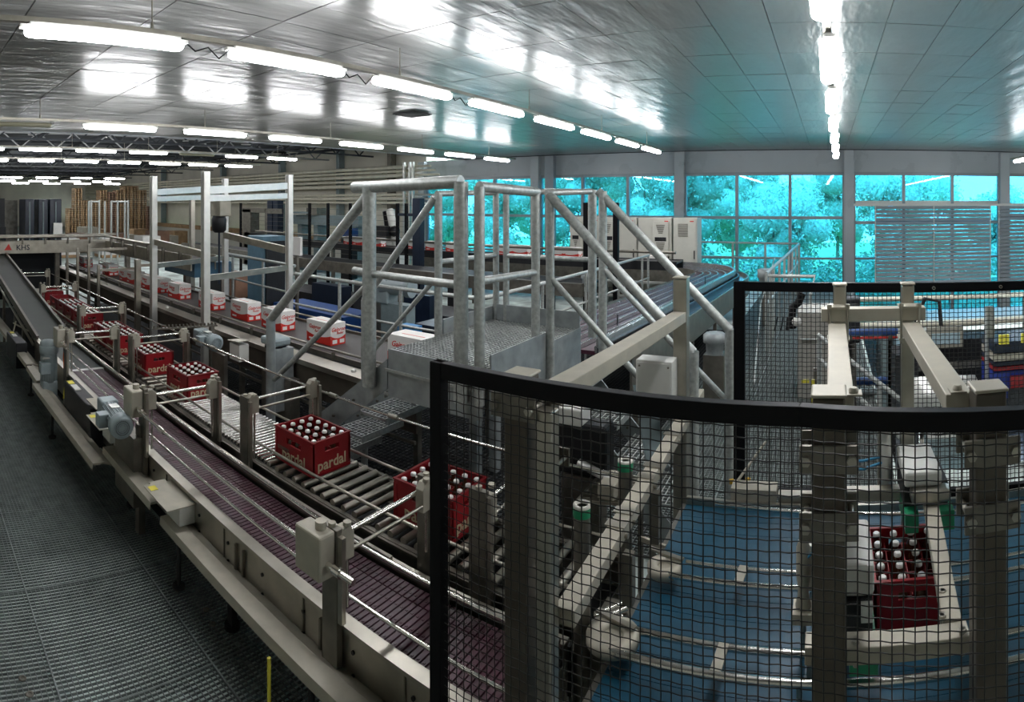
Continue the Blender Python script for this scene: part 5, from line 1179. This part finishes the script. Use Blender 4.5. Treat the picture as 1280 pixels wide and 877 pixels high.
# ------------------------------------------------------------------ BLACK MESH FENCES
def crimp(mb, a, b, pitch, t, off):
    a, b = Vector(a), Vector(b); n = max(2, int(round((b-a).length/pitch))); nn = Vector(off); pts = []
    for k in range(n+1): pts.append(a.lerp(b, k/n)+nn*(.0016 if k % 2 else -.0016))
    mb.path(pts, t, 4)
def fence(name, label, pts, ztop, zbot, rh, post_w, pitch, tw, posts, bolts=(), rd=.042):
    t = thing(name, label, 'fence', (pts[0][0], pts[0][1], zbot))
    for (a, b) in zip(pts[:-1], pts[1:]):
        A, B = Vector((*a, 0)), Vector((*b, 0))
        MB().bar(A+Vector((0, 0, ztop-rh/2)), B+Vector((0, 0, ztop-rh/2)), rd, rh).build('top_rail', black, t, bevel=.003)
        MB().bar(A+Vector((0, 0, zbot+rh/2)), B+Vector((0, 0, zbot+rh/2)), rd, rh).build('bottom_rail', black, t)
        d = (B-A); L = d.length; d.normalize(); nrm = Vector((-d.y, d.x, 0)); m_ = MB()
        nv = int(L/pitch)
        for k in range(nv+1): p = A+d*(k*pitch+.004); crimp(m_, p+Vector((0, 0, zbot+rh)), p+Vector((0, 0, ztop-rh*.9)), pitch, tw, nrm)
        z = zbot+rh+.01; 
        while z < ztop-rh: crimp(m_, A+Vector((0, 0, z))+nrm*.001, B+Vector((0, 0, z))+nrm*.001, pitch, tw, Vector((0, 0, 1))); z += pitch
        m_.build('wire_mesh', wire, t, kind='stuff')
    for (x, y) in posts: MB().bb(x-post_w/2, x+post_w/2, y-rd*.6, y+rd*.6, 0 if zbot > .1 else 0, ztop).build('post', black, t, bevel=.003)
    for (x, y, r_) in bolts:
        MB().tube((x, y-.006, ztop-rh*.5), (x, y+.01, ztop-rh*.5), r_, 12).build('rail_bolt', steel, t)
        MB().tube((x, y-.008, ztop-rh*.5), (x, y-.005, ztop-rh*.5), r_*.6, 8).build('bolt_head', black, t)
    return t
f1 = [(XA(543, 1.75), 1.75), (XA(1000, 1.74), 1.74), (1.25, 1.50)]
fence('mesh_fence', 'near black wire mesh fence with thick top rail across the lower right', f1, C-.60, C-2.35, .060, .052,   .0335, .0021, [(f1[0][0]+.022, 1.75), (1.25, 1.50)], bolts=((.003-.003, 1.722, .012), (XA(1243, 1.645), 1.632, .012)))
f2 = [(-.70, 4.42), (.10, 4.40), (1.9, 4.22)]
fence('mesh_fence', 'far black wire mesh fence behind the blue conveyor table', f2, C-.605, C-2.22, .07, .085, .0335, .0028, [(-.67, 4.42), (1.9, 4.22)], bolts=((XA(1166, 4.33), 4.29, .012), (XA(1249, 4.28), 4.24, .012)))

# ------------------------------------------------------------------ MACHINES on the lower level to the right
ml_ = lambda *a: mach(*a)
YR = 8.6
t = thing('stair_handrail', 'pair of light tube handrails sloping down behind the beige beams', 'railing', (.3, 6.6, 0))
for dz in (0, .42): MB().tube(PD(1022, 418, 6.6)-Vector((0, 0, dz*.6)), PD(1140, 510, 6.2)-Vector((0, 0, dz)), .028, 8).build('rail', galv, t)
MB().tube((1.1-.55, 6.25, -1.8), (1.1-.55, 6.25, C-1.98), .03, 8).tube((-.1, 6.6, 0), (-.1, 6.6, C-1.5), .03, 8).build('posts', galv, t)
t = thing('tall_grey_post', 'tall grey steel post behind the mesh right of the beige beams', 'post', (1.75, 7.4, -1.8)); MB().bb(XA(1237, 7)-.05, XA(1237, 7)+.05, 6.95, 7.05, -1.8, C-1.3).build('tube', galv, t)
mach('pasteuriser_tunnel', 'long pale steel machine housing below the blinds behind the mesh', 'machine', [('housing', grey_blue, [(1.2, 9, 13.2, 14.6, -1.8, C-2.95)]), ('top_cover', alu, [(1.2, 9, 13.1, 14.7, C-2.95, C-2.75)]), ('window_strip', mat('pale_blue_sheet', (.45, .62, .72), .3, .1), [(1.5, 8.5, 13.05, 13.1, C-3.3, C-3.0)])], (5, 14, -1.8))
for i, (y, z, r, m_, l) in enumerate(((9.5, C-1.58, .04, pipe_m, 'cream process pipe at the level of the beige cross beam'), (8.0, C-1.78, .05, blue_p, 'blue process pipe right below the broad cream pipe'), (8.0, C-1.855, .018, red_l, 'thin red process pipe under the upper blue pipe'), (8.9, C-2.72, .06, blue_p, 'lower blue process pipe low behind the beige beams'), (8.8, C-2.85, .05, grey_blue, 'grey process pipe under the lower blue pipe'), (8.55, C-1.80, .05, pipe_m, 'broad cream pipe above the dark filler machine'))):
    x1 = .95 if i in (1, 2) else (1.3 if i in (3, 4) else 3.4)
    t = thing('process_pipe', l, 'pipe', (.9, y, z), 'process pipes behind the far mesh fence'); MB().tube((.1, y, z), (x1, y, z), r, 10).build('pipe_run', m_, t)
    for x in (.3, x1-.1): MB().bb(x-.03, x+.03, y-.03, y+.03, 0 if x < .75 else -1.8, z-r*.8).build('support', steel_d, t)
fl_ = thing('filler_machine', 'dark bottle filling machine seen through the far mesh fence', 'machine', (1.6, 8, -1.8))
MB().bb(.9, 3.3, 7.4, 8.3, -1.8, C-3.1).build('base', dark, fl_); MB().bb(.84, 1.12, 7.3, 7.8, -1.8, C-1.92).build('housing', dark, fl_); MB().bb(1.12, 3.3, 8.1, 8.5, C-3.1, C-1.95).build('housing', dark, fl_); MB().bb(1.2, 3.1, 7.9, 8.0, C-2.3, C-2.22).build('rail', steel, fl_); MB().lathe((1.5, 7.7, C-3.1), [(.5, 0), (.52, .1), (.3, .15), (.3, .35), (.5, .4), (.5, .5)], 20).build('carousel', steel, fl_)
MB().bb(1.2, 2.0, 7.5, 8.1, C-2.6, C-2.5).build('top_plate', dark, fl_); MB().path([(1.2, 8.2, C-1.7), (1.35, 8.1, C-1.35), (1.55, 8.1, C-1.4), (1.6, 8.1, C-2.0)], .03, 8).build('hose', dark, fl_)
MB().bb(1.35, 1.85, 7.9, 8.0, C-2.0, C-1.72).build('control_panel', steel_w, fl_); MB().bb(1.40, 1.80, 7.88, 7.9, C-1.95, C-1.8).build('screen', mat('pale_screen', (.45, .6, .65), .2), fl_)
for k in range(9): MB().tube((1.15+.09*k, 7.35, C-3.05), (1.15+.09*k, 7.35, C-2.75), .02, 8).build('valve', [chrome, dark, alu][k % 3], fl_)
MB().bb(1.3, 1.6, 7.3, 7.4, C-2.55, C-2.42).build('blue_cover', blue_p, fl_)
t = thing('round_tank', 'grey round tank lying behind the slanting beige beam', 'tank', (1.5, 6.7, -.4)); MB().lathe((1.25, 6.85, C-2.32), [(.1, -.35), (.24, -.3), (.26, 0), (.24, .5), (.1, .56)], 18, (1, 0, 0)).build('tank_shell', alu, t); MB().bb(1.74, 1.84, 6.82, 6.92, -1.8, C-2.4).build('stand', steel_d, t)
mach('steel_cabinet', 'grey steel cabinet below the tank right of the beige beams', 'cabinet', [('cabinet_body', grey_blue, [(1.12, 1.72, 6.4, 6.8, -1.8, C-2.62)]), ('top_plate', alu, [(1.10, 1.74, 6.38, 6.82, C-2.62, C-2.6)])], (1.4, 6.6, -1.8))
t = thing('blue_crate_stack', 'navy blue crate pile with yellow clips at the right edge', 'crates', (2.2, 6.8, -1.8))
for k, (z0, z1, m_) in enumerate(((C-1.80, C-1.68, navy), (C-1.90, C-1.82, steel_w), (C-1.96, C-1.92, navy), (C-2.02, C-1.98, red), (C-2.36, C-2.04, mat('royal_blue', (.01, .03, .22), .4)), (-1.8, C-2.38, navy))): MB().bb(1.95, 3.0, 6.7+.01*k, 7.3, z0, z1).build('crate_layer', m_, t)
for x in (2.0, 2.28): MB().bb(x, x+.12, 6.66, 6.70, C-1.69, C-1.58).build('yellow_clip', yellow, t)
MB().bb(2.14, 2.6, 6.66, 6.70, C-2.25, C-2.08).build('logo_patch', red, t); MB().bb(2.1, 2.9, 6.64, 6.66, C-2.5, C-2.22).build('dark_panel', dark, t)
# walkway things behind far fence
t = thing('grey_bench', 'low grey box bench with black hose on the grating walkway', 'box', (-.05, 8.4, 0))
MB().bb(-.45, .28, 8.6, 9.4, .02, C-1.62).build('box_body', mat('beige_sheet', (.42, .40, .35), .5, .2), t); MB().bb(.08, .45, 8.2, 8.55, .02+.9, C-1.35).build('motor_block', dark, t, bevel=.03); MB().bb(.1, .4, 8.25, 8.5, 0, .92).build('stand', steel_d, t)
MB().path([PD(1003, 366, 8.2), PD(998, 378, 8.2), PD(991, 384, 8.2), PD(990, 396, 8.2), PD(991, 410, 8.2)], .055, 8).build('black_hose', black, t); MB().sphere(PD(996, 402, 8.1), .07, 10).build('white_cap', whitep, t)
for k in range(3): MB().bar(PD(972+7*k, 396, 8.0), PD(968+8*k, 413, 8.0), .05, .02).build('strut', dark, t)
t = thing('barrier_post', 'small yellow marked post on the walkway left of the capped post', 'post', (-.1, 5.3, 0)); MB().bb(-.13, -.10, 5.3, 5.33, 0, C-1.5).build('upright', steel_d, t); MB().bb(-.24, -.17, 5.28, 5.30, C-1.63, C-1.60).bb(-.15, -.12, 5.27, 5.30, C-1.85, C-1.6).build('yellow_tag', yellow, t); MB().bb(-.25, -.1, 5.30, 5.32, C-1.28, C-1.24).build('cross_bar', steel, t)
t = thing('hand_lever', 'yellow hand lever beside the foot of the far black fence post', 'lever', (-.8, 4.6, ZB)); MB().path([PD(912, 602, 4.7), PD(925, 600, 4.7), PD(938, 600, 4.7)], .022, 8).build('grip', mat('amber', (.75, .45, .02), .5), t); p = PD(925, 604, 4.7); MB().tube((p.x, p.y, 0), (p.x, p.y, p.z), .012, 8).build('stem', steel_d, t)
